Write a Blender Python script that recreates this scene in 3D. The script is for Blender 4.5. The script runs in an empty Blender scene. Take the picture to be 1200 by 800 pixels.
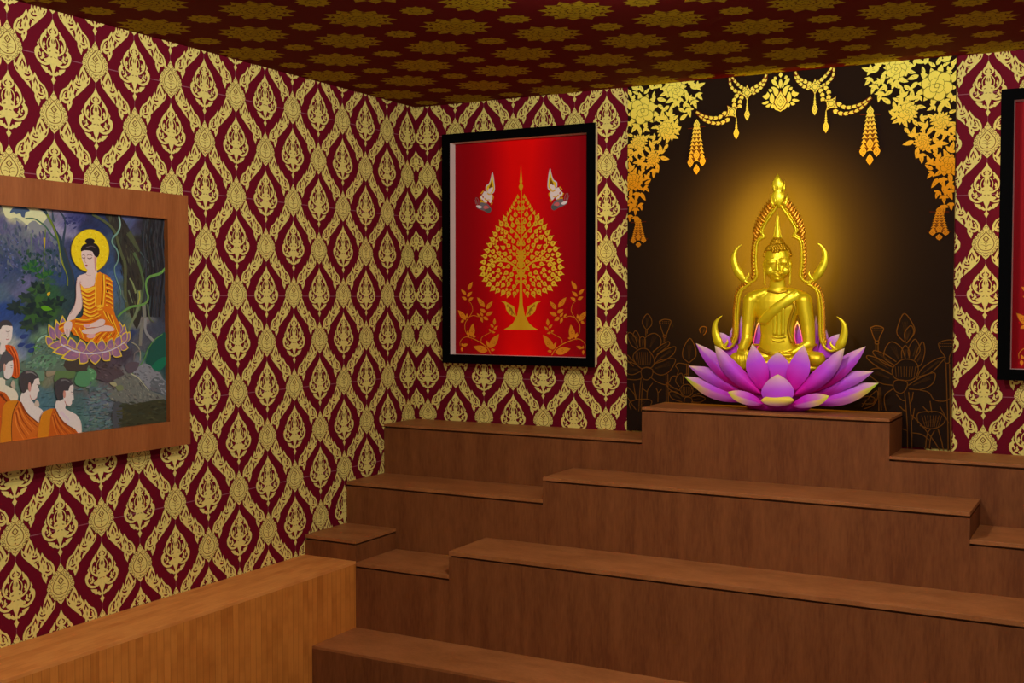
import bpy, bmesh, math, random
import numpy as np
from mathutils import Vector, Matrix

random.seed(7)
rng = np.random.default_rng(7)
SC = bpy.context.scene
COL = SC.collection

# ------------------------------------------------------------------ camera
CAM = np.array([3.65846, -5.58255, 1.89212])
FOC = 1340.64                                  # focal length in pixels of a 1200 px wide frame
YAW, PITCH = 0.4962, -0.0365
FWD = np.array([-math.sin(YAW) * math.cos(PITCH), math.cos(YAW) * math.cos(PITCH), math.sin(PITCH)])
RGT = np.array([math.cos(YAW), math.sin(YAW), 0.0])
UPV = np.cross(RGT, FWD)


def hit(px, py, ax, val):
    """point of the plane (axis ax = val) seen at a photo pixel: used for measuring"""
    d = FWD * FOC + RGT * (px - 600.0) + UPV * (400.0 - py)
    t = (val - CAM[ax]) / d[ax]
    return CAM + d * t


cam_data = bpy.data.cameras.new('camera')
cam_data.sensor_width = 36.0
cam_data.lens = FOC * 36.0 / 1200.0
cam_data.clip_start = 0.05
cam = bpy.data.objects.new('camera', cam_data)
COL.objects.link(cam)
M3 = Matrix((RGT, UPV, -FWD)).transposed()
cam.matrix_world = Matrix.Translation(Vector(CAM)) @ M3.to_4x4()
SC.camera = cam

vs = SC.view_settings
vs.view_transform = 'Standard'
vs.look = 'None'
vs.gamma = 1.0
vs.exposure = 0.0
vs.use_curve_mapping = False


# ------------------------------------------------------------------ colour and materials
def lin(c):
    """sRGB 0-255 to linear"""
    return tuple((v / 255.0 / 12.92) if v / 255.0 <= 0.04045 else ((v / 255.0 + 0.055) / 1.055) ** 2.4 for v in c)


def sc(c, k):
    """linear albedo from an observed sRGB colour and a brightness factor"""
    return tuple(min(0.97, v / k) for v in lin(c))


class NT:
    def __init__(self, name):
        self.m = bpy.data.materials.new(name)
        self.m.use_nodes = True
        self.t = self.m.node_tree
        self.t.nodes.clear()
        self.out = self.n('ShaderNodeOutputMaterial')
        self.b = self.n('ShaderNodeBsdfPrincipled')
        self.l(self.b.outputs['BSDF'], self.out.inputs['Surface'])

    def n(self, t, **k):
        nd = self.t.nodes.new(t)
        for a, v in k.items():
            setattr(nd, a, v)
        return nd

    def l(self, a, b):
        self.t.links.new(a, b)

    def set(self, **k):
        for a, v in k.items():
            self.b.inputs[a.replace('_', ' ')].default_value = v

    def ramp(self, fac, stops):
        r = self.n('ShaderNodeValToRGB')
        e = r.color_ramp.elements
        while len(e) < len(stops):
            e.new(0.5)
        for q, (p, c) in zip(e, stops):
            q.position = p
            q.color = (*c, 1.0)
        self.l(fac, r.inputs['Fac'])
        return r.outputs['Color']

    def coords(self, scale=(1, 1, 1), rot=(0, 0, 0)):
        tc = self.n('ShaderNodeTexCoord')
        mp = self.n('ShaderNodeMapping')
        mp.inputs['Scale'].default_value = scale
        mp.inputs['Rotation'].default_value = rot
        self.l(tc.outputs['Object'], mp.inputs['Vector'])
        return mp.outputs['Vector']

    def noise(self, vec, scale, detail=4.0, rough=0.55):
        n = self.n('ShaderNodeTexNoise')
        n.inputs['Scale'].default_value = scale
        n.inputs['Detail'].default_value = detail
        n.inputs['Roughness'].default_value = rough
        self.l(vec, n.inputs['Vector'])
        return n.outputs['Fac']

    def mix(self, fac, a, b, mode='MIX'):
        m = self.n('ShaderNodeMix', data_type='RGBA', blend_type=mode)
        if isinstance(fac, (int, float)):
            m.inputs['Factor'].default_value = fac
        else:
            self.l(fac, m.inputs['Factor'])
        for s, v in (('A', a), ('B', b)):
            i = [q for q in m.inputs if q.name == s and q.type == 'RGBA'][0]
            if isinstance(v, tuple):
                i.default_value = (*v[:3], 1.0)
            else:
                self.l(v, i)
        return [q for q in m.outputs if q.type == 'RGBA'][0]


def flat(name, col, rough=0.8, spec=0.15, metal=0.0, var=0.0, vscale=60.0):
    k = NT(name)
    k.set(Roughness=rough, Metallic=metal)
    k.b.inputs['Specular IOR Level'].default_value = spec
    if var:
        v = k.noise(k.coords(), vscale, 3.0)
        a = tuple(c * (1 - var) for c in col)
        b = tuple(min(1.0, c * (1 + var)) for c in col)
        k.l(k.ramp(v, [(0.3, a), (0.7, b)]), k.b.inputs['Base Color'])
    else:
        k.b.inputs['Base Color'].default_value = (*col, 1.0)
    return k.m


def attr_mat(name, rough=0.75, spec=0.12, metal=0.0, grain=0.0, gscale=60.0, sss=0.0):
    """colour comes from the printed / painted colour attribute of the mesh"""
    k = NT(name)
    a = k.n('ShaderNodeVertexColor', layer_name='Col')
    c = a.outputs['Color']
    if grain:
        v = k.noise(k.coords(), gscale, 4.0, 0.6)
        g = k.ramp(v, [(0.25, (1 - grain,) * 3), (0.75, (1.0,) * 3)])
        c = k.mix(1.0, c, g, 'MULTIPLY')
    k.l(c, k.b.inputs['Base Color'])
    k.set(Roughness=rough, Metallic=metal)
    k.b.inputs['Specular IOR Level'].default_value = spec
    return k.m


def veneer(name, lo, hi, rough=0.55, scale=(60, 60, 3.0), wscale=1.0):
    """dark brown wood veneer with fine streaks along local z"""
    k = NT(name)
    v = k.noise(k.coords(scale), wscale, 5.0, 0.6)
    w = k.noise(k.coords(tuple(s * 0.13 for s in scale)), wscale, 2.0, 0.5)
    mm = k.n('ShaderNodeMath', operation='ADD')
    k.l(v, mm.inputs[0])
    k.l(w, mm.inputs[1])
    m2 = k.n('ShaderNodeMath', operation='MULTIPLY')
    k.l(mm.outputs[0], m2.inputs[0])
    m2.inputs[1].default_value = 0.5
    k.l(k.ramp(m2.outputs[0], [(0.36, lo), (0.64, hi)]), k.b.inputs['Base Color'])
    k.set(Roughness=rough)
    k.b.inputs['Specular IOR Level'].default_value = 0.2
    return k.m


# ------------------------------------------------------------------ mesh building
class MB:
    """collects faces with a material slot and a colour, then links them as one mesh object"""

    def __init__(self):
        self.v, self.f, self.mi, self.c, self.sm = [], [], [], [], []
        self.n = 0

    def add(self, verts, faces, mi=0, col=(1, 1, 1), smooth=False):
        b = self.n
        verts = np.asarray(verts, float).reshape(-1, 3)
        self.v.append(verts)
        self.n += len(verts)
        cc = np.asarray(col, float)
        if cc.ndim == 1:
            cc = np.tile(cc[:3], (len(verts), 1))
        self.c.append(cc)
        for f in faces:
            self.f.append([q + b for q in f])
            self.mi.append(mi)
            self.sm.append(smooth)
        return self

    def box(self, x0, x1, y0, y1, z0, z1, mi=0, col=(1, 1, 1)):
        v = [(x0, y0, z0), (x1, y0, z0), (x1, y1, z0), (x0, y1, z0), (x0, y0, z1), (x1, y0, z1), (x1, y1, z1), (x0, y1, z1)]
        f = [(0, 3, 2, 1), (4, 5, 6, 7), (0, 1, 5, 4), (1, 2, 6, 5), (2, 3, 7, 6), (3, 0, 4, 7)]
        return self.add(v, f, mi, col)

    def grid(self, P, mi=0, col=(1, 1, 1), smooth=True, close_u=False, close_v=False):
        """P: array (nu, nv, 3)"""
        P = np.asarray(P, float)
        nu, nv = P.shape[:2]
        f = []
        for i in range(nu if close_u else nu - 1):
            for j in range(nv if close_v else nv - 1):
                a, b = i, (i + 1) % nu
                c, d = j, (j + 1) % nv
                f.append((a * nv + c, b * nv + c, b * nv + d, a * nv + d))
        cc = np.asarray(col, float)
        if cc.ndim == 3:
            cc = cc.reshape(-1, 3)
        return self.add(P.reshape(-1, 3), f, mi, cc, smooth)

    def build(self, name, mats, parent=None, bevel=0.0, recalc=False):
        me = bpy.data.meshes.new(name)
        V = np.concatenate(self.v)
        me.from_pydata(V.tolist(), [], self.f)
        if not isinstance(mats, (list, tuple)):
            mats = [mats]
        for m in mats:
            me.materials.append(m)
        me.polygons.foreach_set('material_index', self.mi)
        me.polygons.foreach_set('use_smooth', self.sm)
        a = me.color_attributes.new('Col', 'FLOAT_COLOR', 'POINT')
        cc = np.concatenate(self.c)
        cc = np.concatenate([cc, np.ones((len(cc), 1))], 1).astype(np.float32)
        a.data.foreach_set('color', cc.ravel())
        me.update()
        if recalc:
            bm = bmesh.new()
            bm.from_mesh(me)
            bmesh.ops.remove_doubles(bm, verts=bm.verts, dist=1e-6)
            bmesh.ops.recalc_face_normals(bm, faces=bm.faces)
            bm.to_mesh(me)
            bm.free()
        o = bpy.data.objects.new(name, me)
        COL.objects.link(o)
        if parent is not None:
            o.parent = parent
            o.matrix_parent_inverse = parent.matrix_world.inverted()
        if bevel:
            b = o.modifiers.new('bevel', 'BEVEL')
            b.width = bevel
            b.segments = 2
            b.limit_method = 'ANGLE'
        return o


def thing(name, loc, label, cat, group=None):
    o = bpy.data.objects.new(name, None)
    o.empty_display_size = 0.1
    COL.objects.link(o)
    o.location = loc
    o.matrix_world = Matrix.Translation(loc)
    tag(o, label, cat, group)
    return o


def tag(o, label, cat, group=None):
    o['label'] = label
    o['category'] = cat
    if group:
        o['group'] = group
    return o


def struct(o, label=None):
    o['kind'] = 'structure'
    if label:
        o['label'] = label
    return o


# ------------------------------------------------------------------ flat drawing on a surface
def spline(pts, n=6, closed=False):
    """Catmull-Rom curve through points"""
    p = np.asarray(pts, float)
    m = len(p)
    out = []
    for i in range(m if closed else m - 1):
        if closed:
            a, b, c, d = p[(i - 1) % m], p[i], p[(i + 1) % m], p[(i + 2) % m]
        else:
            b, c = p[i], p[i + 1]
            a = p[i - 1] if i else 2 * b - c
            d = p[i + 2] if i + 2 < m else 2 * c - b
        for k in range(n):
            t = k / n
            out.append(0.5 * (2 * b + (c - a) * t + (2 * a - 5 * b + 4 * c - d) * t * t + (3 * b - a - 3 * c + d) * t ** 3))
    if not closed:
        out.append(p[-1])
    return np.array(out)


class Art:
    """polygons and tapering strokes drawn in 2-D units, laid on a surface by the map F(uv, height) -> xyz"""

    def __init__(self, mb, F, mi=0, h0=0.0004, dh=1e-5):
        self.mb, self.F, self.mi, self.h, self.dh = mb, F, mi, h0, dh
        self.grad = None

    def up(self, k=1):
        self.h += self.dh * k

    def colors(self, uv, col):
        if callable(col):
            return np.array([col(q) for q in uv])
        return np.tile(np.asarray(col, float)[:3], (len(uv), 1))

    def poly(self, pts, col=(1, 1, 1), smooth=0, mi=None, lift=True):
        uv = spline(pts, smooth, True) if smooth else np.asarray(pts, float)
        if lift:
            self.up()
        self.mb.add(self.F(uv, self.h), [list(range(len(uv)))], self.mi if mi is None else mi, self.colors(uv, col))

    def stroke(self, pts, w, col=(1, 1, 1), n=5, mi=None, lift=True, w1=None, wfun=None):
        """ribbon along a curve; w at the start, w1 at the end"""
        c = spline(pts, n) if n > 1 else np.asarray(pts, float)
        d = np.gradient(c, axis=0)
        L = np.hypot(d[:, 0], d[:, 1]) + 1e-9
        nrm = np.stack([-d[:, 1] / L, d[:, 0] / L], 1)
        t = np.linspace(0, 1, len(c))
        if wfun is not None:
            ww = w * np.array([wfun(q) for q in t])
        else:
            ww = w + ((w if w1 is None else w1) - w) * t
        ww = np.maximum(ww, 1e-5 * max(1.0, abs(w)))
        A, B = c + nrm * ww[:, None] / 2, c - nrm * ww[:, None] / 2
        if lift:
            self.up()
        m = len(c)
        uv = np.concatenate([A, B])
        self.mb.add(self.F(uv, self.h), [(i, i + m, i + m + 1, i + 1) for i in range(m - 1)], self.mi if mi is None else mi, self.colors(uv, col))

    def ellipse(self, cx, cy, rx, ry, col, n=20, rot=0.0, mi=None, lift=True):
        a = np.linspace(0, 2 * math.pi, n, endpoint=False)
        x, y = rx * np.cos(a), ry * np.sin(a)
        uv = np.stack([cx + x * math.cos(rot) - y * math.sin(rot), cy + x * math.sin(rot) + y * math.cos(rot)], 1)
        self.poly(uv, col, 0, mi, lift)

    def leaf(self, x, y, ang, L, W, col, curl=0.0, mi=None, lift=True, n=6):
        """pointed leaf from its base (x, y) towards ang (radians), bending by curl"""
        t = np.linspace(0, 1, n + 1)
        prof = np.sin(math.pi * np.clip(t, 0, 1) ** 0.75) ** 0.9
        prof[-1] = 0
        prof[0] = 0.12
        a = ang + curl * t
        cx = x + np.concatenate([[0], np.cumsum(np.cos(a[:-1]))]) * L / n
        cy = y + np.concatenate([[0], np.cumsum(np.sin(a[:-1]))]) * L / n
        nx, ny = -np.sin(a), np.cos(a)
        A = np.stack([cx + nx * prof * W / 2, cy + ny * prof * W / 2], 1)
        B = np.stack([cx - nx * prof * W / 2, cy - ny * prof * W / 2], 1)
        self.poly(np.concatenate([A, B[-2::-1]]), col, 0, mi, lift)
# ------------------------------------------------------------------ wallpaper, drawn as flat shapes over the wall
RED_WP = sc((106, 9, 30), 1.0)
GOLD_WP = sc((228, 209, 115), 1.0)
M_red = flat('wallpaper_red', RED_WP, 0.75, 0.1, var=0.05, vscale=150)
M_gold = flat('wallpaper_gold', GOLD_WP, 0.7, 0.1, var=0.06, vscale=90)
M_line = flat('wallpaper_ink', sc((128, 84, 44), 1.0), 0.75, 0.1)
M_seam = flat('wallpaper_seam', sc((150, 88, 98), 1.0), 0.8, 0.1)

UX, UZ = 0.000331, 0.000282


def mirror(p):
    return [(-x, y) for x, y in p]


def motif_flame():
    """shapes (kind, points) of the flame shaped motif; x right, y down from the tip, in drawing units"""
    S = []
    def both(kind, p, sm=0):
        S.append((kind, p, sm)); S.append((kind, mirror(p), sm))
    def st(kind, p, w, w1=None):
        for q in (p, mirror(p)):
            S.append((kind, ('stroke', q, w, w1), 0))
    both('g', [(0, 0), (14, 38), (30, 72), (48, 96), (66, 120), (74, 150), (68, 180), (52, 204), (30, 214), (10, 224), (0, 226)])
    both('r', [(10, 112), (22, 128), (44, 142), (50, 160), (44, 178), (30, 190), (18, 176), (34, 166), (30, 150), (14, 140)])
    both('r', [(6, 186), (16, 200), (8, 214), (3, 200)])
    st('g', [(8, 214), (44, 236), (72, 280), (80, 330), (66, 384), (52, 398)], 15, 9)
    both('g', [(78, 140), (96, 150), (112, 176), (136, 206), (158, 240), (172, 282), (174, 328), (162, 372), (138, 410), (104, 440), (70, 456), (58, 440),
               (92, 418), (124, 388), (142, 352), (146, 314), (138, 276), (118, 246), (104, 240), (92, 252), (80, 240), (96, 222), (84, 200), (90, 184), (80, 168)])
    both('g', [(112, 300), (128, 312), (136, 336), (132, 372), (118, 386), (104, 378), (116, 362), (104, 350), (98, 330), (108, 326)])
    both('g', [(0, 160), (14, 190), (22, 226), (32, 250), (34, 280), (44, 300), (44, 330), (32, 352), (46, 366), (72, 376), (84, 398), (78, 432), (64, 452),
               (58, 476), (72, 494), (92, 506), (84, 524), (58, 530), (40, 544), (0, 552)])
    both('g', [(186, 290), (196, 318), (212, 340), (204, 356), (200, 368), (216, 384), (236, 404), (246, 444), (240, 490), (222, 530), (192, 566), (150, 590),
               (104, 594), (62, 580), (36, 566), (40, 550), (80, 560), (124, 562), (164, 546), (192, 518), (206, 486), (204, 462), (188, 446), (178, 456), (182, 474),
               (170, 490), (160, 470), (166, 446), (184, 424), (180, 400), (164, 390), (178, 376), (188, 346), (184, 318)])
    both('g', [(132, 432), (146, 440), (152, 462), (146, 480), (156, 500), (178, 512), (160, 530), (132, 520), (122, 500), (110, 496), (118, 480), (128, 470)])
    both('g', [(40, 496), (72, 520), (104, 508), (128, 522), (112, 548), (74, 566), (30, 570)])
    both('g', [(0, 540), (62, 552), (44, 616), (30, 664), (13, 712), (15, 732), (22, 754), (8, 774), (12, 792), (32, 822), (14, 858), (0, 888)])
    both('g', [(166, 650), (152, 678), (134, 706), (114, 722), (96, 744), (72, 742), (54, 754), (38, 768), (22, 770), (18, 744), (34, 722), (50, 698), (62, 714), (76, 700), (74, 676), (98, 666), (130, 658)])
    both('k', [(8, 250), (22, 270), (20, 300), (10, 316), (4, 300)])
    both('k', [(30, 400), (56, 404), (60, 420), (34, 416)])
    both('k', [(14, 470), (40, 480), (36, 488), (12, 482)])
    return S


def motif_rosette():
    S = []
    def both(kind, p, sm=0):
        S.append((kind, p, sm)); S.append((kind, mirror(p), sm))
    def st(kind, p, w, w1=None):
        for q in (p, mirror(p)):
            S.append((kind, ('stroke', q, w, w1), 0))
    both('g', [(0, 0), (14, 32), (34, 66), (46, 92), (42, 112), (58, 106), (78, 122), (84, 150), (104, 152), (120, 172), (124, 196), (144, 200), (158, 224),
               (160, 246), (178, 254), (186, 284), (180, 300), (196, 318), (194, 348), (184, 360), (192, 384), (176, 404), (150, 408), (142, 428), (128, 456),
               (110, 470), (98, 494), (70, 508), (50, 516), (40, 540), (16, 566), (0, 582)])
    st('k', [(0, 142), (30, 176), (64, 220), (96, 266), (112, 318), (106, 362), (88, 400), (50, 430), (0, 440)], 13, 11)
    both('k', [(0, 196), (24, 222), (46, 250), (24, 282), (0, 308), (0, 290), (12, 270), (26, 250), (12, 230), (0, 214)])
    both('k', [(0, 236), (9, 250), (0, 264)])
    st('k', [(0, 330), (20, 312), (44, 300), (66, 310)], 8, 5)
    st('k', [(0, 376), (24, 356), (50, 344), (74, 350)], 8, 5)
    both('k', [(0, 336), (12, 350), (0, 364)])
    both('k', [(0, 392), (14, 408), (0, 424)])
    st('k', [(14, 84), (22, 66), (8, 50), (0, 60)], 6)
    st('k', [(46, 100), (26, 126), (0, 134)], 8)
    # lobes round the edge, each with an eye of its own
    for (x, y), a in (((62, 150), 0.9), ((98, 192), 0.75), ((132, 236), 0.5), ((154, 290), 0.2), ((160, 346), -0.1), ((146, 396), -0.4), ((116, 440), -0.8), ((78, 482), -1.1)):
        c_, s_ = math.cos(a), math.sin(a)
        loc = lambda q: [(x + u * c_ + v * s_, y - u * s_ + v * c_) for u, v in q]
        st('k', loc([(26, -24), (-6, -24), (-22, -4), (-8, 20), (24, 22)]), 7, 5)
        both('k', loc([(10, -6), (18, 2), (8, 10), (0, 2)]))
    st('k', [(0, 500), (22, 476), (52, 462)], 9, 6)
    st('k', [(0, 540), (18, 520), (40, 508)], 8, 5)
    both('k', [(0, 464), (12, 476), (0, 488)])
    both('r', [(20, 520), (34, 512), (30, 530)])
    return S


def rect_band(p):
    """drawing coordinates to units relative to the rosette's top"""
    return [((x - 352) * 1.27, (y - 540 - 0.037 * (x - 352)) * 1.4645) for x, y in p]


def motif_band():
    """two leaves climbing from a rosette to its upper right neighbour, and the mirror image"""
    S = []
    def both(kind, p):
        q = rect_band(p)
        S.append((kind, q, 0)); S.append((kind, mirror(q), 0))
    both('g', [(685, 260), (700, 285), (714, 305), (728, 328), (738, 352), (748, 372), (762, 360), (772, 342), (775, 368), (772, 396), (752, 432), (724, 458), (700, 480), (672, 506), (645, 528),
               (620, 550), (598, 568), (604, 534), (620, 506), (598, 494), (578, 470), (573, 444), (582, 418), (600, 396), (606, 376), (612, 356), (622, 380), (632, 404), (634, 384), (640, 364), (646, 336), (660, 300)])
    both('r', [(684, 308), (696, 336), (712, 364), (718, 384), (704, 398), (696, 372), (690, 350), (684, 334), (676, 352), (668, 372), (662, 390), (650, 372), (656, 350), (668, 334)])
    both('r', [(598, 424), (610, 436), (634, 448), (650, 442), (668, 448), (654, 462), (624, 464), (602, 450)])
    both('r', [(616, 410), (630, 424), (624, 434), (612, 428)])
    both('r', [(748, 388), (758, 394), (750, 416), (736, 430), (730, 414), (742, 404)])
    both('r', [(640, 400), (654, 412), (650, 430), (638, 424)])
    both('r', [(600, 482), (626, 484), (648, 494), (636, 504), (616, 496)])
    both('k', [(684, 372), (690, 392), (684, 416), (678, 392)])
    both('g', [(556, 410), (566, 434), (578, 456), (594, 484), (588, 512), (578, 540), (592, 562), (588, 578), (566, 592), (558, 606), (560, 632), (546, 666), (514, 710), (508, 682), (496, 662), (504, 640),
               (476, 642), (454, 630), (440, 612), (438, 634), (420, 640), (414, 604), (418, 574), (430, 546), (456, 510), (484, 496), (504, 480), (524, 456)])
    both('r', [(554, 448), (564, 474), (572, 492), (564, 518), (556, 500), (550, 478), (540, 498), (528, 520), (520, 502), (536, 480)])
    both('r', [(508, 504), (510, 528), (500, 546), (504, 572), (494, 588), (476, 584), (484, 566), (474, 552), (490, 540), (492, 524), (474, 538), (458, 558), (452, 584), (442, 600), (444, 572), (462, 534), (486, 514)])
    both('r', [(464, 598), (490, 602), (518, 592), (524, 604), (500, 616), (474, 614)])
    both('r', [(520, 620), (536, 618), (534, 640), (522, 648)])
    both('k', [(540, 528), (544, 556), (534, 580), (530, 552)])
    return S


KM = {'r': 0, 'g': 1, 'k': 2}


def compile_motif(S, h0):
    """to arrays: verts (x, z, height), faces, materials"""
    V, Fc, Mi = [], [], []
    n = 0
    for i, (kind, p, sm) in enumerate(S):
        h = h0 + i * 1.5e-5
        if p[0] == 'stroke':
            tmp = MB()
            a = Art(tmp, lambda uv, hh: np.stack([uv[:, 0] * UX, -uv[:, 1] * UZ, np.full(len(uv), h)], 1))
            a.stroke(p[1], p[2], n=3, w1=p[3])
            vv, ff = tmp.v[0], tmp.f
        else:
            uv = np.asarray(p, float)
            vv = np.stack([uv[:, 0] * UX, -uv[:, 1] * UZ, np.full(len(uv), h)], 1)
            ff = [list(range(len(uv)))]
        V.append(vv)
        for f in ff:
            Fc.append([q + n for q in f]); Mi.append(KM[kind])
        n += len(vv)
    return np.concatenate(V), Fc, Mi


def shape_flame():
    """the flame, its lower scrolls let down a little and the bottom leaves filled out"""
    f = lambda y: y * 1.085 if y < 600 else min(y, 888)
    out = []
    for kind, p, sm in motif_flame():
        if p[0] == 'stroke':
            out.append((kind, ('stroke', [(x * 1.05, f(y)) for x, y in p[1]], p[2], p[3]), sm))
        elif max(y for x, y in p) > 700 and min(y for x, y in p) > 600:
            out.append((kind, [(x * 1.05, y) for x, y in p], sm))
        else:
            out.append((kind, [(x * 1.05, f(y)) for x, y in p], sm))
    return out


FLAME, ROSE, BAND = compile_motif(shape_flame(), 0.0009), compile_motif([(k_, ('stroke', [(x * 1.0, y) for x, y in p_[1]], p_[2], p_[3]) if p_[0] == 'stroke' else [(x * 1.0, y) for x, y in p_], q_) for k_, p_, q_ in motif_rosette()], 0.0011), compile_motif(motif_band(), 0.0007)
PZ = 0.4567                                   # height of one wallpaper repeat


def wallpaper(mb, place, s_first, half, s_min, s_max, z_min, sx, skip=None):
    """fills a wall with motifs; place(s, z, h) -> xyz, s along the wall"""
    j0, j1 = math.floor((s_min - s_first) / half), math.ceil((s_max - s_first) / half)
    for j in range(j0, j1 + 1):
        s = s_first + j * half
        sh = 0.5 * PZ if j % 2 else 0.0
        for k in range(-1, 8):
            zf = 2.9677 - PZ * k - sh
            zr = zf - 0.2735
            for (V, Fc, Mi), z in ((FLAME, zf), (ROSE, zr), (BAND, zr)):
                if z < z_min or z > 3.30:
                    continue
                if skip and skip(s, z):
                    continue
                mb.add(place(s + V[:, 0] * sx, z + V[:, 1], V[:, 2]), [], 0)
                b = mb.n - len(V)
                mb.f.extend([[q + b for q in f] for f in Fc])
                mb.mi.extend(Mi)
                mb.sm.extend([False] * len(Fc))
    z = 2.8236
    while z > z_min:                           # the joints between the wallpaper sheets
        s = np.array([s_min, s_max, s_max, s_min])
        mb.add(place(s, np.array([z - 0.0016, z - 0.0016, z + 0.0016, z + 0.0016]), np.full(4, 0.0004)), [(0, 1, 2, 3)], 3)
        z -= PZ
    for j in range(j0, j1 + 1):
        s0 = s_first + j * half
        if s0 < s_min or s0 > s_max:
            continue
        s = np.array([s0 - 0.0008, s0 + 0.0008, s0 + 0.0008, s0 - 0.0008])
        mb.add(place(s, np.array([z_min, z_min, 3.0, 3.0]), np.full(4, 0.0003)), [(0, 1, 2, 3)], 3)


XR = 6.2                                       # how far the room is built to the right
YF = -7.0                                      # and to the front
WP = [M_red, M_gold, M_line, M_seam]
mb = MB()
mb.box(-0.15, 0, YF, 0.15, 0, 3.3)
wallpaper(mb, lambda s, z, h: np.stack([h + 0 * s, -s, z + 0 * s], 1), 0.0835, 0.2036, 0.0, -YF - 0.2, 0.55, 1.0)
wall_left = struct(mb.build('wall_left', WP), 'left wall with red and gold damask wallpaper')

mb = MB()
mb.box(0, XR, 0, 0.15, 0, 3.3)
wallpaper(mb, lambda s, z, h: np.stack([s, -h + 0 * s, z + 0 * s], 1), 0.0829, 0.18695, 0.0, XR - 0.2, 1.15, 0.918,
          skip=lambda s, z: 1.45 < s < 2.8)
wall_back = struct(mb.build('wall_back', WP), 'back wall with red and gold damask wallpaper')

mb = MB()
mb.box(-0.15, XR, YF, 0.15, -0.1, 0)
floor = struct(mb.build('floor', veneer('floor_board', sc((70, 38, 20), 1), sc((110, 62, 34), 1), 0.5, (4, 60, 60))), 'brown wooden floor')

# ceiling with printed star medallions
M_cred = flat('ceiling_red', sc((98, 0, 8), 1.0), 0.8, 0.1, var=0.05)
M_cgold = flat('ceiling_gold', sc((176, 148, 18), 1.0), 0.8, 0.1, var=0.1, vscale=140)
M_cink = flat('ceiling_ink', sc((108, 82, 6), 1.0), 0.8, 0.1)
mb = MB()
mb.box(-0.15, XR, YF, 0.15, 3.0, 3.3)
FC = lambda uv, h: np.stack([uv[:, 0], uv[:, 1], np.full(len(uv), 3.0 - h)], 1)


def star(cx, cy, R, big):
    rx, ry = R, R * 1.0
    art = Art(mb, FC, 1, 0.0004, 1e-5)
    n = 12
    def ring(radii, mi, ph=0.0):
        m = len(radii)
        a = np.arange(n * m) * 2 * math.pi / (n * m) + ph
        rr = np.tile(radii, n)
        art.poly(np.stack([cx + rx * rr * np.cos(a), cy + ry * rr * np.sin(a)], 1)[::-1], mi=mi)
    ring([1.0, 0.84, 0.76, 0.84], 1)
    if not big:
        ring([0.5, 0.38], 2)
        ring([0.4, 0.3], 1)
        return
    ring([0.80, 0.72, 0.66, 0.72], 2)
    ring([0.77, 0.69, 0.63, 0.69], 1)
    for k in range(12):
        a = k * math.pi / 6 + math.pi / 12
        for dr, r0 in ((0.70, 0.05), (0.55, 0.035)):
            art.ellipse(cx + rx * dr * math.cos(a), cy + ry * dr * math.sin(a), R * r0, R * r0 * 1.4, (1, 1, 1), 7, a, mi=0, lift=False)
    ring([0.50, 0.42], 2)
    ring([0.47, 0.39], 1)
    ring([0.34, 0.26], 2, 0.13)
    ring([0.30, 0.22], 1, 0.13)
    for k in range(12):
        a = k * math.pi / 6
        art.ellipse(cx + rx * 0.25 * math.cos(a), cy + ry * 0.25 * math.sin(a), R * 0.03, R * 0.04, (1, 1, 1), 6, a, mi=0, lift=False)
    ring([0.15, 0.1], 2)
    ring([0.11, 0.07], 1)


GX, GY = 0.2695, 0.2915
for i in range(-7, 17):
    for j in range(-20, 6):
        x, y = 1.763 + GX * i, -0.981 + GY * j
        if y > 0.1 or y < -4.9 or x < -0.12 or x > 5.9:
            continue
        star(x, y, 0.150 if (i + j) % 2 == 0 else 0.070, (i + j) % 2 == 0)
ceiling = struct(mb.build('ceiling', [M_cred, M_cgold, M_cink]), 'dark red ceiling printed with gold star medallions')
# ------------------------------------------------------------------ stepped altar and bench
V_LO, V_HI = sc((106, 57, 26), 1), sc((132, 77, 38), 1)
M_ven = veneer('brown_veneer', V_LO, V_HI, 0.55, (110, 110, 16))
M_lit_top = veneer('brown_veneer_lit_top', sc((142, 84, 42), 1), sc((168, 104, 57), 1), 0.5, (40, 90, 40))  # same veneer, lightened on the tops to paint in light from above


def tier(name, x0, x1, y0, y1, zt, label, board=0.016, top=True, group='sections of the stepped altar'):
    """one box of the stepped altar: carcass with a recessed neck and a top board"""
    t = thing(name, ((x0 + x1) / 2, (y0 + y1) / 2, 0.0), label, 'altar step', group)
    e = 0.0001
    x0, x1, y1 = max(x0 + e, 0.003), x1 - e, min(y1 - e, -0.004)
    if top:
        b = MB()
        zc = zt - board - 0.009
        b.box(x0, x1, y0, y1, 0.0005, zc)
        b.box(x0 + 0.016, x1 - 0.016, y0 + 0.022, y1 - 0.004, zc, zt - board)
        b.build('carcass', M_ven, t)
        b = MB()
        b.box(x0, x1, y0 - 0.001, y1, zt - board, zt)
        b.build('top_board', M_lit_top, t, bevel=0.0012)
    else:
        b = MB()
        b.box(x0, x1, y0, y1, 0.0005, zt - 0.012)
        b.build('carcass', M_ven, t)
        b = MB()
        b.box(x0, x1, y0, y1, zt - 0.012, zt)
        b.build('top_board', M_lit_top, t)
    return t


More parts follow.
